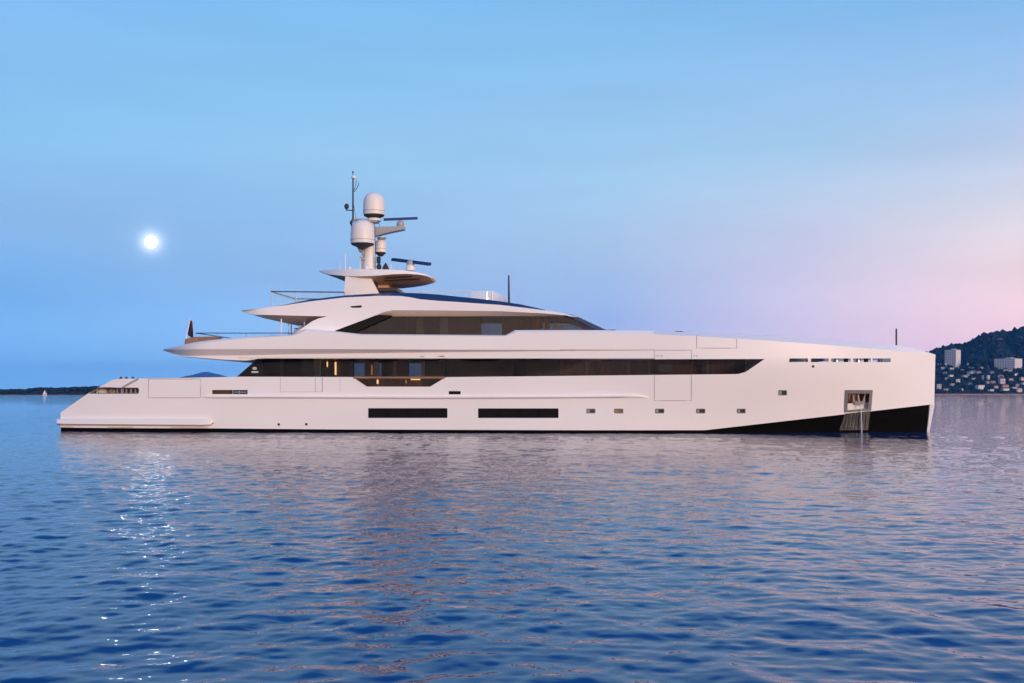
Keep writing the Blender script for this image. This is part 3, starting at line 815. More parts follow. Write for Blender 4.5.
recess(rect(211.8,390,247.6,394.2), .35, mat('bronze_dark', (.10,.05,.035), .5), 'fairlead_back')
mb = MB()
for u in (232,238.5): plate(mb, rect(u, 390.2, u+1.4, 394), [], off=.12, thick=.1)
plate(mb, rect(234,391.6,247,392.7), [], off=.16, thick=.06); part(mb, 'fairlead_roller', STEEL)
mb = MB(); plate(mb, rect(448,390.6,461.2,394.8), [], off=.12, thick=.04); part(mb, 'vent_grille', DGL)
mb = MB()
for u, v in ((279,424.4),(306.5,424.2),(813,366.4)):
    p = hp(u, v, .03); mb.tube([p, p+Vector((0,-.05,0))], .075, 12)
mb.mirror(); part(mb, 'drain_outlet', DARK)
# stern side opening: garage with mooring gear
mb = MB(); plate(mb, [(89.5,394.6),(97.5,388.6),(99,386.6),(141,386.6),(141,394.8)], [], off=.85, thick=.05); part(mb, 'stern_locker_back', INT_W)
mb = MB(); plate(mb, [(88,393.8),(139,393.9),(139,393.2),(88.8,393.2)], [], off=.03, thick=.8); part(mb, 'stern_locker_sill', FRAMEG)
mb = MB(); plate(mb, [(97,388.2),(138.6,388.4),(138.6,387.5),(97,387.2)], [], off=.02, thick=.5); part(mb, 'stern_locker_header', DARK)
mb = MB(); plate(mb, rect(109.8,388,112.2,393.4), [], off=.3, thick=.12); part(mb, 'locker_post', TEAK)
mb = MB(); plate(mb, rect(116.6,388,138.6,393.4), [rect(117.6,388.7,120.8,392.9), rect(123.4,388.7,125.6,392.9), rect(127,388.7,130,392.9), rect(131.6,388.7,134.8,392.9), rect(135.9,389,137.8,392.7)], off=.22, thick=.05); part(mb, 'mooring_frame', mat('mauve_grey', (.30,.26,.28), .5))
mb = MB(); plate(mb, rect(116.9,388.2,138.2,393.3), [], off=.55, thick=.05); part(mb, 'mooring_panel', mat('locker_glass', (.12,.11,.13), .15))
mb = MB(); c = hp(97, 391.6, .4); mb.lathe(c, [(.10,-.1),(.10,.0),(.05,.03),(.05,.1),(.1,.13)], 10); part(mb, 'cleat', RAILM)
mb = MB(); mb.tube([hp(138.5,378.9,-.01), hp(131,382.6,-.01), hp(122.4,387.6,-.01)], .055, 6); mb.mirror(); part(mb, 'stair_rail', MASTG)
mb = MB()
for u in (121,126.5,133): p = hp(u, 378.4, .4); mb.lathe(p, [(.12,-.15),(.12,0),(.06,.03),(.06,.10)], 10)
part(mb, 'deck_cleat', DARK)
# anchor pocket
fo = [(845.0,390.0),(872.8,390.0),(871.2,410.6),(844.2,412.6)]
mb = MB(); plate(mb, fo, [[(848.2,393.6),(869.6,393.6),(868.2,408.4),(847.4,410.4)]], off=-.03, thick=.12, step=(.3,.3)); ap = part(mb, 'anchor_pocket', FRAMEG)
mb = MB(); plate(mb, [(845,390.5),(872,390.5),(871,411),(844.5,413)], [], off=.75, thick=.04, step=(.3,.3)); part(mb, 'pocket_back', INT_B, ap)
mb = MB(); plate(mb, [(846.5,403.6),(870,402.4),(869,409.5),(846.5,411.6)], [], off=.28, thick=.4, step=(.3,.3)); part(mb, 'pocket_floor', CAPW, ap)
# anchor: shank, crown and two flukes
mb = MB(); mb.tube([hp(857.6,394.5,.35), hp(858.6,402.5,.2)], [.07,.09], 8)
c = hp(858.7, 403.2, .2); mb.box(c, (.5,.2,.2))
for s in (-1,1):
    a = c+Vector((s*.25,0,0)); mb.prism([a+Vector((-.09,-.06,0)), a+Vector((.09,-.06,0)), a+Vector((s*.12,-.06,.62))], [a+Vector((-.09,.06,0)), a+Vector((.09,.06,0)), a+Vector((s*.12,.06,.62))])
part(mb, 'anchor', mat('anchor_steel', (.22,.21,.21), .45, metal=.6))
# stainless chafe plate and its ribs
mb = MB(); plate(mb, [(845,413.6),(870.4,411.0),(868,430.2),(839.5,430.2)], [], off=-.02, thick=.04, step=(.4,.4)); cp = part(mb, 'chafe_plate', mat('dark_steel', (.012,.012,.015), .4))
mb = MB()
for k in range(7):
    a = 847.3+3.2*k; mb.tube([hp(a, 414.5, -.035), hp(a-3.4+.35*k, 429.6, -.035)], .022, 6)
mb.tube([hp(839.8,429.6,-.04), hp(868,429.6,-.04)], .025, 6); part(mb, 'chafe_rib', mat('rib_steel', (.07,.07,.08), .4), cp)

# --- main deck glazing
gl_b = [237.6,322,445.6,515,600,654.2,691.4,765]
def band(u): return 376.9-(u-240)*.0052 if u < 738 else 374
for a, b in zip(gl_b, gl_b[1:]):
    if a < 240: pg = [(237.2,377.8),(257.4,358.6),(b-.2,358.4),(b-.2,377.8)]
    elif a < 330: pg = [(a+.2,358.4),(b-.2,358.4),(b-.2,377.4),(446,377.6),(431,387.4),(366,387.4),(351.6,377.8),(a+.2,377.8)]
    elif b > 760: pg = [(a+.2,358.4),(765,358.5),(747,372.4),(738.5,374.8),(a+.2,375.4)]
    else: pg = [(a+.2,358.4),(b-.2,358.4),(b-.2,band(b)+.9),(a+.2,band(a)+.9)]
    mb = MB(); plate(mb, pg, [], off=.13, thick=.03, step=(.8,.6)); part(mb, 'saloon_window', GLASS)
mb = MB()
plate(mb, [(236.6,376.8),(256.8,359.2),(262.5,359.2),(262.5,376.8)], [], off=.16+.02, thick=.04); part(mb, 'quarter_panel', mat('dark_panel', (.035,.04,.05), .3))
mb = MB()
for a, b in ((262.6,279.8),(284,301.2),(443.4,448.6),(513.6,526)): plate(mb, rect(a, 358.4, b, 377.6), [], off=.20, thick=.05)
part(mb, 'door_panel', DGL)
mb = MB(); plate(mb, rect(279.8,358.4,284,377.6), [], off=.20, thick=.04); plate(mb, rect(301.2,358.4,313,377.6), [], off=.22, thick=.04); part(mb, 'wall_panel', mat('slate_panel', (.05,.055,.065), .4))
# emblem on the quarter panel: tiny oval over a line of lettering
mb = MB()
q = [hp(254.6+1.9*math.cos(R(a)), 368.4+1.0*math.sin(R(a)), .10) for a in range(0,361,30)]; mb.tube(q, .022, 5)
mb.tube([hp(253.6,368.4,.10), hp(255.6,368.4,.10)], .02, 5)
part(mb, 'emblem', WHITE)
mb = MB()
for k in range(6): plate(mb, rect(251.6+1.15*k, 371.2, 252.4+1.15*k, 372.8), [], off=.105, thick=.02, both=False)
part(mb, 'lettering', WHITE)
mb = MB()
for a, w in ((656.5,1.2),(658.6,1.2),(660.8,2.2),(693.4,1.4),(695.6,2.4)): plate(mb, rect(a, 355.6, a+w, 356.3), [], off=-.006, thick=.01, both=False)
part(mb, 'small_lettering', SEAM, hull)
# interior behind the glazing
mb = MB(); loft(mb, [238,330,450,560,660,740], [([(238,357.6),(740,357.6)], .3)], both=False, bridge_top=True); part(mb, 'saloon_ceiling', INT_D)
mb = MB(); loft(mb, [250,330,450,560,660,740], [([(250,388.2),(740,384)], .3)], both=False, bridge_top=True); part(mb, 'saloon_floor', INT_D)
def wall(u0, u1, y, m, name, v0=357, v1=388, th=.08):
    mb = MB(); slab(mb, rect(u0, v0, u1, v1), y, y+th, yref=y); return part(mb, name, m)
wall(263,352,-2.6,INT_D,'partition'); wall(364.5,377,-2.4,INT_B,'partition'); wall(381.5,409,-2.4,INT_D,'partition'); wall(425,447,-2.4,INT_D,'partition')
wall(446,560,-2.8,INT_D,'partition'); wall(556,745,-2.4,INT_B,'partition')
wall(352,428,-2.9,INT_B,'low_cabinet',v0=378)
for u0, u1, y, m in ((314,320,-3.7,INT_C),(336.5,340,-3.6,INT_B),(349,353.5,-3.4,INT_D),(374,378.5,-3.4,INT_C),(393,396,-3.4,INT_B),(421,424.5,-3.4,INT_C),(586,588,-3.6,INT_C),(607,611,-3.5,INT_B),(628,629.5,-3.5,INT_C),(648,650,-3.5,INT_C),(706,709,-3.0,INT_C)):
    wall(u0, u1, y, m, 'curtain', v0=358.5, v1=377.5, th=.2)
def lamp(u0, v0, u1, v1, y, m=LAMP):
    mb = MB(); a = px((u0+u1)/2, v0, y); b = px((u0+u1)/2, v1, y); r = max(.03, (u1-u0)*.028); mb.lathe(b, [(r*.6,0),(r,.05),(r,(a.z-b.z)-.05),(r*.6,(a.z-b.z))], 10); part(mb, 'wall_lamp', m)
lamp(326.6,361.5,328,367,-3.2); lamp(334.6,362,337,375,-3.2); lamp(376.6,379.5,378.6,384,-3.2); lamp(405,380,407,383.5,-3.2,LAMPD); lamp(371,365,372.6,375,-3.0,LAMPD)
mb = MB(); mb.box(px(415.5,379.4,-3.1), (.55,.1,.07)); part(mb, 'table_lamp', LAMP)
wall(659,672,-3.4,mat('pale_picture',(.3,.31,.34),.5),'picture',v0=364.6,v1=371.6,th=.05)
# folding balcony rail in the cut-down
mb = MB(); mb.tube([hp(353.5,377.6,.02), hp(400,377.7,.02), hp(444.5,377.6,.02)], .065, 8); mb.mirror(); part(mb, 'handrail', TEAK)

# --- upper deck body: fascia with its hollow soffit band
UT = [(163,349.2),(175,346.4),(185,344.2),(200,341.6),(218.6,339.2),(246,336.9),(270,335.6),(293,334.8),(299,331.6),(305,328.9),(318,329.8),(335,331.2),(361,334),(505.5,335.1),(515,330.2),(560,330),(600,330.2),(654,330.9)]
U0 = [(163,349.3),(175,347.4),(185,345.8),(200,343.8),(218.6,341.2),(246,338.2),(293,335.6),(305,331),(335,332.6),(361,335.0),(505.5,336.1),(515,332.2),(560,332),(600,333.0),(654,334.3)]
U1 = [(163,349.6),(180,349.3),(220,349.2),(300,349.0),(430,349.6),(560,349.9),(600,349.9),(654,349.6)]
U2 = [(163,350.0),(172,352.9),(180,355.4),(190,355.7),(250,355.4),(300,354.2),(340,353.6),(430,352.4),(520,351.4),(600,350.5),(654,350.0)]
U3 = [(163,350.3),(172,354),(182,356.9),(200,358.5),(225,360.4),(246,361.2),(257,359.6),(300,359.3),(400,359.2),(654,359.2)]
tipo = lambda u: 2.6*max(0, (205-u)/42)**2.2
ch = lambda u: .36*max(.02, min(1, (654-u)/250))+tipo(u)
us = [163,165,168,172,176,182,190,200,212,225,246,257,270,293,299,305,318,335,361,400,450,490,505.5,515,540,570,600,630,654]
mb = MB(); loft(mb, us, [(UT, lambda u: tipo(u)+.22), (U0, tipo), (U1, tipo), (U2, ch), ([(a,b-.8 if a>182 else b) for a,b in U3], lambda u: ch(u)-.03), (U3, lambda u: ch(u)+.05)], bridge_top=True, bridge_bottom=True)
ud = part(mb, 'upper_deck', PAINT, sharp=20)
mb = MB(); slab(mb, [(186.6,345),(187.2,339.4),(195,337.2),(219,336.6),(221.5,337.4),(214,341),(205,345)], -2.2, -1.5); mb.mirror(); part(mb, 'aft_sofa', TEAK)
mb = MB()
mb.tube([hp(u, 333.1, .5) for u in (196,230,262,294)], .030, 6)
for u in (196,218,246,272,292): mb.tube([hp(u, 333.1, .5), hp(u, ip(UT,u)+.3, .5)], .016, 5)
mb.mirror(); a = hp(196,333.1,.5); mb.tube([a, Vector((a.x,-a.y,a.z))], .030, 6); part(mb, 'deck_railing', RAILM)
joint([(560,349.6),(600,349.9),(654,350)], w=.012)
mb = MB(); plate(mb, rect(439.5,355.7,444.5,356.5), [], off=.16, thick=.05); plate(mb, rect(421,355.9,424,356.4), [], off=.18, thick=.05); part(mb, 'flush_light', SEAM, ud)

# --- upper deckhouse side
HO = .95
ho = lambda u: HO+.55*max(0, (262-u)/21)**1.7
TD = [(283,305.0),(310,299.5),(345,295.4),(380,293.2),(402,292.7),(430,293.6),(456,296.4),(478,298.6),(500,301.2),(520,304.2),(545,309.7)]
BD = [(283,305.6),(310,301.4),(345,297.4),(380,295.8),(400,295.9),(410,297.2),(421,299.3),(438,300.8),(456,301.9),(500,304.9),(520,307.2),(545,310.4)]
win = [(330,334),(335,330.6),(378,314.4),(384,311.9),(393,310.2),(440,310.4),(500,311.2),(540,313.2),(567.2,315.4),(600,331.5),(600,336),(330,340)]
oc = [(241,310.6),(255,308.8),(270,306.9),(283,305.6)]+BD[1:]+[(560,312.6),(570,315.0),(577,316.6),(608,331),(608,341),(290,341),(293,334.6),(312,321.3),(318,318.6),(327,316.4),(290,315.5),(255,314.7),(247,313)]
mb = MB(); plate(mb, oc, [win, [(350,306.2),(361.6,305.2),(362,306.4),(360.5,307.8),(351.5,307.8)]], off=ho, thick=.08, step=(.6,.35)); dh = part(mb, 'deckhouse', PAINT, sharp=24)
mb = MB(); plate(mb, rect(348.5,304.4,363,308.6), [], off=HO+.09, thick=.03); part(mb, 'intake_grille', DARK, dh)
# soffit over the windows, glass and black quarter
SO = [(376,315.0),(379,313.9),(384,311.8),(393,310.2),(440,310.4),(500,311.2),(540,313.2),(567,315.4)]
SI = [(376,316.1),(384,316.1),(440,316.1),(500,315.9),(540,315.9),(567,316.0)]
mb = MB(); loft(mb, [376,379,384,393,415,440,470,500,540,567], [(SO, HO+.02), (SI, HO+.42), ([(a,b+.5) for a,b in SI], HO+.5)]); part(mb, 'window_soffit', WARMLIT, dh)
for a, b in ((330,440),(440,481),(481,503),(503,540),(540,549),(549,598)):
    if a == 330: pg = [(328,336),(372,314.2),(b-.15,314.8),(b-.15,338)]
    elif b == 598: pg = [(a+.15,314.8),(566,314.8),(600,332),(600,338),(a+.15,338)]
    else: pg = [(a+.15,314.8),(b-.15,314.8),(b-.15,338),(a+.15,338)]
    mb = MB(); plate(mb, pg, [], off=HO+.45, thick=.03, step=(.8,.6)); part(mb, 'wheelhouse_window', GLASS)
mb = MB(); plate(mb, [(334.6,330.9),(377,314.7),(393,315.4),(352,333.5),(345,334.5)], [], off=HO+.2, thick=.06); part(mb, 'window_quarter', DGL, dh)
mb = MB(); plate(mb, [(568.5,316.2),(578,317.0),(607.5,330.8),(600,332)], [], off=HO-.015, thick=.03); part(mb, 'windscreen_pillar', NAVY, dh)
# forward windscreen: from the near side edge round to the far one
A_ = [(563,315.2),(575,319.8),(587,325),(601,331.5)]; B_ = [(576.5,316.6),(586,320.9),(596,325.5),(608,331)]
rows = []
for s, f in ((0,0),(.12,.45),(.35,.78),(.7,.96),(1,1)):
    r = []
    for (u0,v0),(u1,v1) in zip(A_, B_):
        p = hp(u0,v0,HO+.12); q = px(u1,v1,0); r.append(Vector((p.x+(q.x-p.x)*f, p.y*(1-s), p.z+(q.z-p.z)*f)))
    rows.append(r)
rows += [[Vector((p.x,-p.y,p.z)) for p in r] for r in reversed(rows[:-1])]
mb = MB(); mb.grid(rows); part(mb, 'windscreen', NAVY, dh)
mb = MB(); mb.tube([px(601,328.6,-1.5), px(607,330.4,-2.2)], .03, 5); part(mb, 'wiper', DARK, dh)
# inside the wheelhouse
def wallh(u0, u1, y, m, name, v0=314.5, v1=336, th=.08): return wall(u0, u1, y, m, name, v0, v1, th)
GREENG = mat('interior_olive', (.13,.125,.10), .7, noise=.15, nscale=1)
wallh(340,481,-1.2,GREENG,'cabin_wall'); wallh(502,536.5,-1.2,INT_B,'cabin_wall')
wallh(408,416,-2.4,INT_D,'cabin_curtain'); wallh(440,448,-2.5,INT_C,'cabin_curtain'); wallh(415,424,-2.0,INT_C,'cabin_curtain'); wallh(372,378,-2.2,INT_D,'cabin_curtain'); wallh(425,436,-2.2,INT_D,'cabin_curtain')
wallh(533,536,-2.3,INT_B,'cabin_post'); wallh(536.5,543,-2.0,mat('orange_wood',(.55,.22,.10),.5,noise=.2,nscale=2),'cabin_panel',v0=319); wallh(544.5,549.5,-2.4,INT_B,'cabin_post')
mb = MB(); slab(mb, [(552.5,329.5),(554,325.5),(558,325.2),(561,327),(565.5,329),(566,330.5),(552.5,330.5)], -2.2, -.6); part(mb, 'helm_console', INT_W)
mb = MB(); mb.lathe(px(542,329.6,-2.6), [(.10,-.2),(.10,.02),(.05,.08)], 10); part(mb, 'table_light', INT_W)
mb = MB(); slab(mb, [(345,318.2),(560,318.4),(560,319.0),(345,319.0)], -3.0, 3.0); part(mb, 'cabin_ceiling', INT_D)
# dark band round the sundeck edge and the roof between
mb = MB(); us = [283,296,310,328,345,362,380,391,400,410,421,438,456,478,500,520,535,545]
loft(mb, us, [(BD, HO), (TD, HO+.28)], bridge_top=True); part(mb, 'sundeck_band', NAVY, dh)
mb = MB(); rf = [(241,310.6),(255,308.9),(270,307.0),(283,305.2)]; r = [hp(u, v, ho(u)) for u, v in rf]; mb.grid([r, [Vector((p.x,-p.y,p.z)) for p in r]])
r = [hp(u, v, HO) for u, v in ((545,310.4),(560,312.6),(570,315),(577,316.6))]; mb.grid([r, [Vector((p.x,-p.y,p.z)) for p in r]]); part(mb, 'roof', PAINT, dh)
# wooden belly under the sundeck overhang
us = [241.5,247,255,265,280,292,305,314,320,327]
RB = [(241,310.8),(247,313.1),(255,314.8),(290,315.6),(327,316.5)]; RM = [(241,311.0),(255,315.4),(266,318.8),(280,321.6),(292,322.7),(305,322.9),(314,322),(320,320),(327,317)]
mb = MB(); loft(mb, us, [(RB, lambda u: ho(u)+.03), (RM, lambda u: ho(u)+1.1), ([(a,b+.1) for a,b in RM], lambda u: ho(u)+1.5)], bridge_bottom=True); part(mb, 'overhang_soffit', SOFFT, dh)
for u, y in ((281.3,-3.0),(288.6,-1.6),(291.2,2.2),(304.4,-2.6)):
    part(MB().tube([px(u, 315.5, y), px(u, 335, y)], .045 if y < -2 else .035, 10), 'support_post', WHITE)
mb = MB(); slab(mb, [(296,331),(297.5,329.6),(300,329.4),(300.5,326),(304.5,325.4),(305,335),(296,335)], -2.3, -1.4); part(mb, 'deck_bar', CAPW)
mb = MB(); slab(mb, [(296.5,329.4),(300,329),(300,328.4),(296.5,328.8)], -2.35, -1.35); slab(mb, [(300,326),(304,325.5),(304,324.9),(300,325.4)], -2.35, -1.35); part(mb, 'bar_top', DARK)

# --- sundeck balustrade and windbreak
ys_ = -2.5
mb = MB(); slab(mb, [(271.3,291.8),(344.6,292.4),(344.6,296.5),(310,300.6),(283,306),(271.3,307.6)], ys_, ys_+.02); mb.mirror(); bs_ = part(mb, 'glass_balustrade', CLEAR)
mb = MB()
a = px(271.2,291.5,ys_); b = px(344.6,292.2,ys_); mb.tube([a, b], .035, 8); mb.tube([b, px(344.6,296,ys_)], .03, 6); mb.tube([a, px(271.2,307.2,ys_)], .014, 6)
mb.mirror(); mb.tube([a, Vector((a.x,-a.y,a.z))], .035, 8); part(mb, 'rail', RAILM, bs_)
mb = MB()
for u in (296,322.5): mb.tube([px(u,292.4,ys_+.06), px(u,303,ys_+.06)], .03, 6)
mb.mirror(); part(mb, 'post', WHITE, bs_)
mb = MB(); a = px(273,292.4,ys_+.1); mb.tube([a, px(281,296,-1.6), px(300,301.5,-1.2)], .014, 5); part(mb, 'guy_wire', MASTG, bs_)
# windbreak: curved frosted screen round the forward end of the sundeck
FR = mat('frosted_glass', (.80,.83,.88), .35)
mb = MB(); slab(mb, [(402,291.6),(471,291.4),(471,299),(440,296),(402,295)], -2.35, -2.33); mb.mirror(); wb = part(mb, 'windbreak', CLEAR)
top = [(471,291.2,-2.35),(486,291.0,-2.3),(493,291.2,-2.05),(500,294.0,-1.5),(505,297.4,-.7),(507,298.6,0)]
r0 = [px(*p) for p in top]; r1 = [px(u, min(304, 299.5+(u-471)*.12), y) for u, v, y in top]
r0 += [Vector((p.x,-p.y,p.z)) for p in reversed(r0[:-1])]; r1 += [Vector((p.x,-p.y,p.z)) for p in reversed(r1[:-1])]
mb = MB(); mb.grid([r0, r1]); mb.grid([[p+Vector((-.03,.0,0)) for p in r0],[p+Vector((-.03,0,0)) for p in r1]]); part(mb, 'frosted_panel', glass('pale_glass', (.97,.97,.98), ior=1.35, milk=.34), wb)
mb = MB(); mb.tube([px(492.3,290.8,-2.1), px(492.3,301,-2.1)], .04, 8); mb.mirror(); part(mb, 'post', WHITE, wb)
mb = MB(); mb.tube([px(402,291.3,-2.34), px(471,291.1,-2.34)], .016, 6); mb.mirror(); part(mb, 'rail', WHITE, wb)

# --- arch and hardtop
mb = MB(); slab(mb, [(346,276.6),(370.3,276.0),(379.3,293.8),(343.8,296)], -2.05, -1.75); mb.mirror(); part(mb, 'arch_leg', PAINT, bevel=.03)
mb = MB(); slab(mb, [(378,289.9),(400.5,289.6),(400.5,292.6),(379.5,293)], -1.5, 1.0); part(mb, 'sundeck_bar', mat('dark_wood', (.06,.035,.025), .4))
mb = MB(); slab(mb, [(381,284),(390.5,284),(392,290),(381,290)], -.9, .9); part(mb, 'arch_core', SOFFT)
# hardtop: plan outline with a pointed tail, thin side edge and a veed brown underside
ht_u = [319,322,328,336,346,360,376,392,406,417,425,430,432.6,433.4]
ht_w = [.30,.62,1.15,1.65,2.05,2.35,2.5,2.5,2.4,2.15,1.75,1.2,.55,.05]
ht_t = [(319,270.8),(336,269.6),(360,269.0),(392,269.6),(412,271.2),(425,274),(433.4,277.8)]
ht_s = [(319,271.2),(328,274.2),(346,276.2),(370,276.3),(392,274.3),(412,273.6),(425,275.6),(433.4,278.4)]
ht_b = [(319,271.5),(328,275.6),(336,280),(346,283.2),(360,285.4),(378,286.8),(392,286.6),(408,285),(421,283.2),(428,281.8),(433.4,278.6)]
top = []; side = []; bot = []; mid = []
for u, w in zip(ht_u, ht_w):
    top.append(px(u, ip(ht_t,u), -w+.06)); side.append(px(u, ip(ht_s,u), -w)); 
    bb = px(u, ip(ht_b,u), -w*.25); bot.append(Vector((side[-1].x, -w*.25, bb.z)))
    s_ = side[-1]; mid.append(Vector((s_.x, -w*.62, s_.z*.45+bb.z*.55-.03)))
crown = [Vector((p.x, 0, p.z+.06)) for p in top]
mb = MB(); mb.grid([crown, top, side]); mb.mirror(); htp = part(mb, 'hardtop', PAINT, sharp=40)
mb = MB(); mb.grid([side, mid, bot, [Vector((p.x,0,p.z)) for p in bot]]); mb.mirror(); part(mb, 'hardtop_soffit', SOFFT, htp)
mb = MB()
for a, b, f in ((384,411,.22),(382,418,.48)):
    ia = []
    for u in rng(a, b, 6):
        j = [i for i in range(len(ht_u)-1) if ht_u[i] <= u <= ht_u[i+1]][0]; g = (u-ht_u[j])/(ht_u[j+1]-ht_u[j])
        s_ = side[j].lerp(side[j+1], g); m_ = mid[j].lerp(mid[j+1], g); ia.append(s_.lerp(m_, f*1.6)+Vector((0,-.015,-.015)))
    mb.tube(ia, .045, 5)
mb.mirror(); part(mb, 'louvre', DARK, htp)

# --- mast with domes and radars
mb = MB(); mb.lathe(px(369.2,269.6,0), [(.44,0),(.42,.35),(.38,.9),(.30,2.0),(.27,2.9),(.27,3.05)], 20); mast = part(mb, 'mast', DOME)
mb = MB()
c = px(364,219.4,0); mb.box(px(370,221.4,0), (1.0,.7,.2)); mb.tube([px(351.4,222,0), px(356,219.6,0), px(364,219.8,0), px(378.5,221,0)], .07, 6); part(mb, 'yard', MASTG, mast)
mb = MB(); slab(mb, [(357,243.8),(362,243.2),(373,255),(374.5,258.5),(366,256),(359.5,252)], -.22, .22); part(mb, 'bracket', MASTG, mast)
mb = MB(); slab(mb, [(373.5,227.4),(389,227.2),(404.6,226.6),(404.8,230.0),(391,232.8),(374.4,236.6)], -.3, .3); part(mb, 'radar_arm', MASTG, mast, bevel=.03)
mb = MB(); mb.box(px(362.4,258.6,-.35), (.28,.2,.22)); mb.tube([px(361.6,258,-.3), px(361.6,269,-.3)], .05, 6); mb.box(px(363,253,-.35), (.16,.16,.3)); part(mb, 'searchlight', MASTG, mast)
mb = MB(); mb.lathe(px(385.6,269.6,-.6), [(.22,0),(.16,.2),(.03,.42)], 12); mb.lathe(px(379,268,-.3), [(.12,-.1),(.16,.1),(.05,.3)], 10); mb.box(px(378.6,260,-.2), (.22,.2,.4)); part(mb, 'horn', DARK)
def radome(u, v_top, v_bot, w_px, y, name='radome'):
    b = px(u, v_bot, y); t_ = px(u, v_top, y); H = t_.z-b.z; r = w_px/2*(YC/F)*1.0
    pr = [(r*.97,.0),(r*1.0,.06),(r*1.0,.16)]
    k = H-r*.82
    pr += [(r*.985, k*.8), (r*.965, k)]
    for a in range(12, 91, 13): pr.append((max(.01, r*.965*math.cos(R(a))), k+(H-k)*math.sin(R(a))))
    o = part(MB().lathe(b, pr, 32), name, DOME, sharp=50)
    part(MB().lathe(b, [(r*1.0,.20),(r*1.012,.205),(r*1.012,.235),(r*.998,.24)], 32), 'seam_ring', MASTG, o)
    part(MB().lathe(b, [(r*.42,-.24),(r*.50,-.20),(r*.92,-.07),(r*.96,.004)], 24), 'base', DARK, o)
    return o
radome(374.0, 192.4, 215.0, 21.8, 0); radome(362.6, 219.8, 243.8, 24.2, -.75); radome(380.6, 239.0, 252.4, 11.2, .55)
mb = MB(); mb.lathe(px(374,219.6,0), [(.45,-.1),(.42,.05),(.25,.12),(.2,.4)], 16); part(mb, 'mast_head', DOME, mast)
mb = MB(); mb.lathe(px(381.6,238.4,.4), [(.16,-.1),(.3,0),(.3,.06)], 12); part(mb, 'lantern', MASTG, mast)
def radar(u, v, yb, p0, p1, hw, hh):
    c = px(u, v, yb); o = part(MB().lathe(c, [(.20,-.02),(.24,.1),(.24,.22),(.16,.34),(.08,.40)], 18), 'radar_scanner', MASTG)
    a = Vector(p0); b = Vector(p1); d = (b-a).normalized(); up = Vector((0,0,1)); side_ = d.cross(up).normalized(); up = side_.cross(d)
    vs = []
    for p in (a, b):
        for s, q in ((-1,-.6),(1,-1),(1,.6),(-1,1)): vs.append(p+side_*s*hw+up*q*hh)
    part(MB().add(vs, [(0,1,2,3),(7,6,5,4),(0,4,5,1),(1,5,6,2),(2,6,7,3),(3,7,4,0)]), 'antenna_bar', RADAR, o, bevel=.02)
radar(400.4, 226.8, 0, px(383.8,219.6,-.3), px(417.4,218.2,.5), .10, .10)
mb = MB(); c = px(410.4,269.8,-.2); mb.lathe(c, [(.3,-.05),(.3,.2),(.22,.3)], 18); part(mb, 'radar_pedestal', DOME)
radar(410.4, 266, -.2, px(392.6,259.4,.9), px(430,264.2,-1.1), .12, .11)
# cables, small aerials and a low rail on the hardtop
mb = MB(); mb.tube([px(353,200,0), px(358,232,-.3), px(365,262,-.2)], .012, 4); mb.tube([px(378.5,221,0), px(381,232,.2), px(377,246,0)], .012, 4); mb.tube([px(374.6,224,-.28), px(375.4,246,-.33), px(374.8,267,-.4)], .02, 5); part(mb, 'cable', DARK, mast)
for u, v0, y_ in ((391,263.5,-1.6),(397,264.5,1.3),(340,261,1.2)):
    part(MB().tube([px(u,270,y_), px(u,v0,y_)], [.022,.012], 5), 'whip_aerial', WHITE)
mb = MB(); mb.lathe(px(366.5,269,-1.3), [(.10,-.05),(.12,.05),(.12,.16),(.05,.24)], 12); part(mb, 'gps_dome', DOME)
mb = MB(); mb.lathe(px(349.5,269,-.9), [(.07,-.05),(.09,.02),(.09,.10),(.04,.15)], 12); part(mb, 'gps_dome', DOME)
# signal pole
mb = MB(); mb.tube([px(353,222,0), px(353,178.6,0)], [.06,.045], 8); sp = part(mb, 'signal_pole', DARK)
mb = MB(); mb.lathe(px(353.8,178.8,0), [(.10,0),(.16,.05),(.16,.12),(.05,.22)], 12); part(mb, 'masthead_light', WHITE, sp)
mb = MB(); mb.lathe(px(352.9,172.6,0), [(.02,-.35),(.02,-.05),(.05,0),(.05,.08)], 8); mb.tube([px(354,192,0), px(357.4,187.4,0), px(359,183.6,0), px(358.4,181.8,0)], .022, 6); mb.tube([px(354,190,0), px(355.6,186,0), px(356.4,180,0)], .018, 6); part(mb, 'aerial', DARK, sp)
mb = MB(); mb.tube([px(353,210.4,0), px(346.2,210.2,0)], .035, 6); mb.tube([px(346.2,210.2,0), px(346.4,207,0)], .03, 6)
c = px(346.6,206.4,0); mb.lathe(c, [(.06,-.17),(.13,-.10),(.15,0),(.13,.1),(.06,.17)], 12); part(mb, 'wind_sensor', DARK, sp)
mb = MB(); mb.tube([px(352.6,220,0), px(351,223,0), px(351.6,227,0)], [.08,.1,.04], 6); part(mb, 'loudhailer', DARK, sp)
for u, v0, v1, y, rr_, m in ((345.4,254,291,-1.9,.018,WHITE),(360.2,258,270,-1.0,.012,WHITE)):
    part(MB().tube([px(u, v1, y), px(u, v0, y)], [rr_*1.4, rr_], 6), 'whip_aerial', m)
part(MB().tube([px(509,302.6,-1.2), px(508.7,275.2,-1.2)], [.065,.045], 8), 'light_mast', DARK)
c = hp(896.3,345.2,.45); c1 = px(896.1,328.6,c.y); part(MB().tube([c, Vector((c.x,c.y,c1.z))], .05, 8), 'bow_staff', DARK)
mb = MB()
for u in (612,679): mb.box(hp(u, ip(SHEER_T,u)-.1, .9), (.4,.25,.06))
part(mb, 'deck_fitting', DARK)

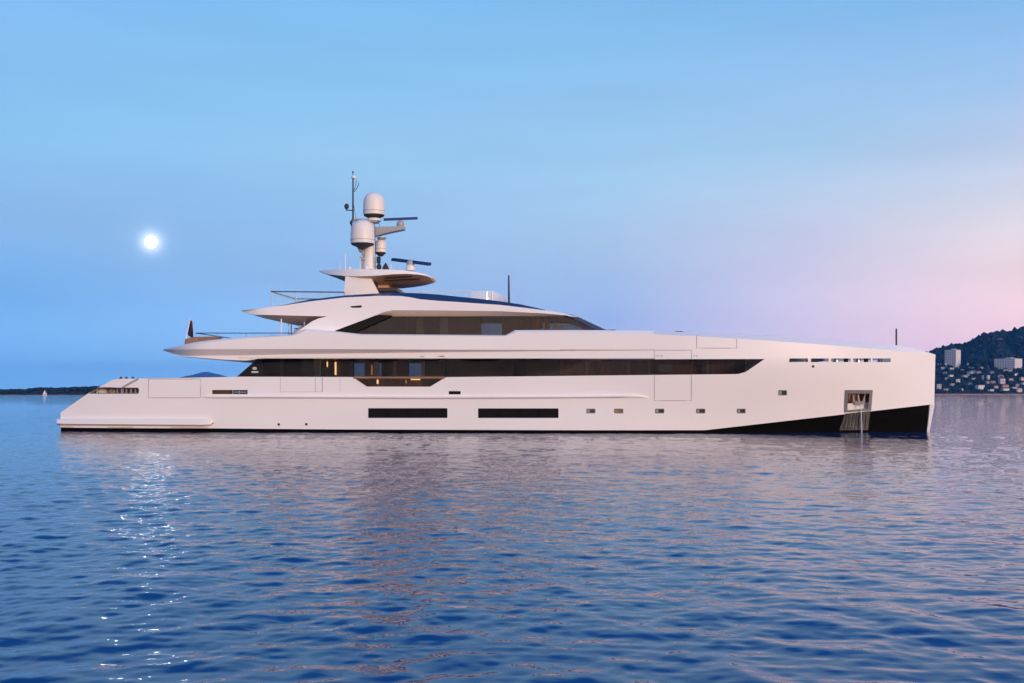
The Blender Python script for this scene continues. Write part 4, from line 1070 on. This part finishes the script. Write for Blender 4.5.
# --- ensign on the stern staff: it hangs from the yacht, a thing of its own
a = px(184.6,344.5,0); b = px(190.4,318.4,0)
part(MB().tube([a, a.lerp(b,.5), b], [.04,.035,.025], 8), 'ensign_staff', WHITE)
en = bpy.data.meshes.new('ensign')
M2 = Matrix.Translation((0, YC, 0)) @ Matrix.Rotation(-TH, 4, 'Z')
rows = []
for i in range(13):
    f = i/12; p = b.lerp(a, .02+.55*f); r = []
    w = .16+.62*f
    for j in range(9):
        g = j/8; r.append(M2 @ Vector((p.x+w*g*.55+.05*g, p.y+.10*math.sin(g*9+f*2)*(.4+f), p.z-.95*g*w*.55-.1*g)))
    rows.append(r)
mb = MB(); mb.grid(rows)
ens = mb.build('ensign', MASTG)
fm = bpy.data.materials.new('ensign_cloth'); fm.use_nodes = True; t = fm.node_tree; bb = t.nodes['Principled BSDF']; bb.inputs['Roughness'].default_value = .9
ca = ens.data.uv_layers.new(name='UVMap')
vi = {}
for lp in ens.data.loops: ca.data[lp.index].uv = ((lp.vertex_index % 9)/8, (lp.vertex_index//9)/12)
uvn = t.nodes.new('ShaderNodeUVMap'); sx = t.nodes.new('ShaderNodeSeparateXYZ'); t.links.new(uvn.outputs[0], sx.inputs[0])
rp = t.nodes.new('ShaderNodeValToRGB'); rp.color_ramp.interpolation = 'CONSTANT'
rp.color_ramp.elements[0].color = (.012,.015,.05,1); rp.color_ramp.elements[1].position = .62; rp.color_ramp.elements[1].color = (.25,.02,.03,1)
e = rp.color_ramp.elements.new(.74); e.color = (.6,.55,.55,1); e = rp.color_ramp.elements.new(.82); e.color = (.012,.015,.05,1)
t.links.new(sx.outputs[0], rp.inputs[0]); t.links.new(rp.outputs[0], bb.inputs['Base Color'])
ens.data.materials.clear(); ens.data.materials.append(fm)
sol = ens.modifiers.new('cloth', 'SOLIDIFY'); sol.thickness = .015
tag(ens, 'dark furled ensign hanging from the white staff at the stern of the yacht', 'flag')

# --- cooling water running out of the anchor pocket
wm = bpy.data.materials.new('running_water'); wm.use_nodes = True; bb = wm.node_tree.nodes['Principled BSDF']
bb.inputs['Base Color'].default_value = (.75,.8,.85,1); bb.inputs['Roughness'].default_value = .15; bb.inputs['Alpha'].default_value = .75
mb = MB(); q = [hp(860.6,404.5,-.02), hp(861.0,409,-.12), hp(861.3,415,-.2), hp(861.6,424,-.24), hp(861.8,434,-.25)]
q = [M2 @ p for p in q]; mb.tube(q, [.022,.022,.026,.03,.035], 8)
tag(mb.build('water_jet', wm), 'thin white stream of water running from the anchor pocket to the sea', 'water jet', kind=None)

# --- small sailing boat far off
bt = empty('sailing_boat', (0,0,0), label='tiny white sailing boat far off below the low headland', cat='sailboat')
p0 = rw(44.6, 395.6, 2150); bt.location = (p0.x, p0.y, 0)
hl = MB(); q = [(-4.6,.9),(-3.5,1.5),(0,1.7),(3,1.1),(5.2,.05)]
top = [Vector((x,-w,1.3)) for x, w in q]+[Vector((x,w,1.3)) for x, w in reversed(q)]
hl.prism(top, [Vector((p.x*.9, p.y*.4, -.4)) for p in top]).build('hull', WHITE, bt)
MB().tube([(0.6,0,1),(0.6,0,12)], .09, 6).build('mast', WHITE, bt)
sl = MB(); sl.prism([Vector((.4,0,2)),Vector((-4.2,.5,2.1)),Vector((.4,0,11.5))],[Vector((.4,.06,2)),Vector((-4.2,.56,2.1)),Vector((.4,.06,11.5))]); sl.build('mainsail', WHITE, bt)
sl = MB(); sl.prism([Vector((.8,0,10)),Vector((5,0,1.8)),Vector((1.0,.7,2))],[Vector((.8,.06,10)),Vector((5,.06,1.8)),Vector((1.0,.76,2))]); sl.build('jib', WHITE, bt)
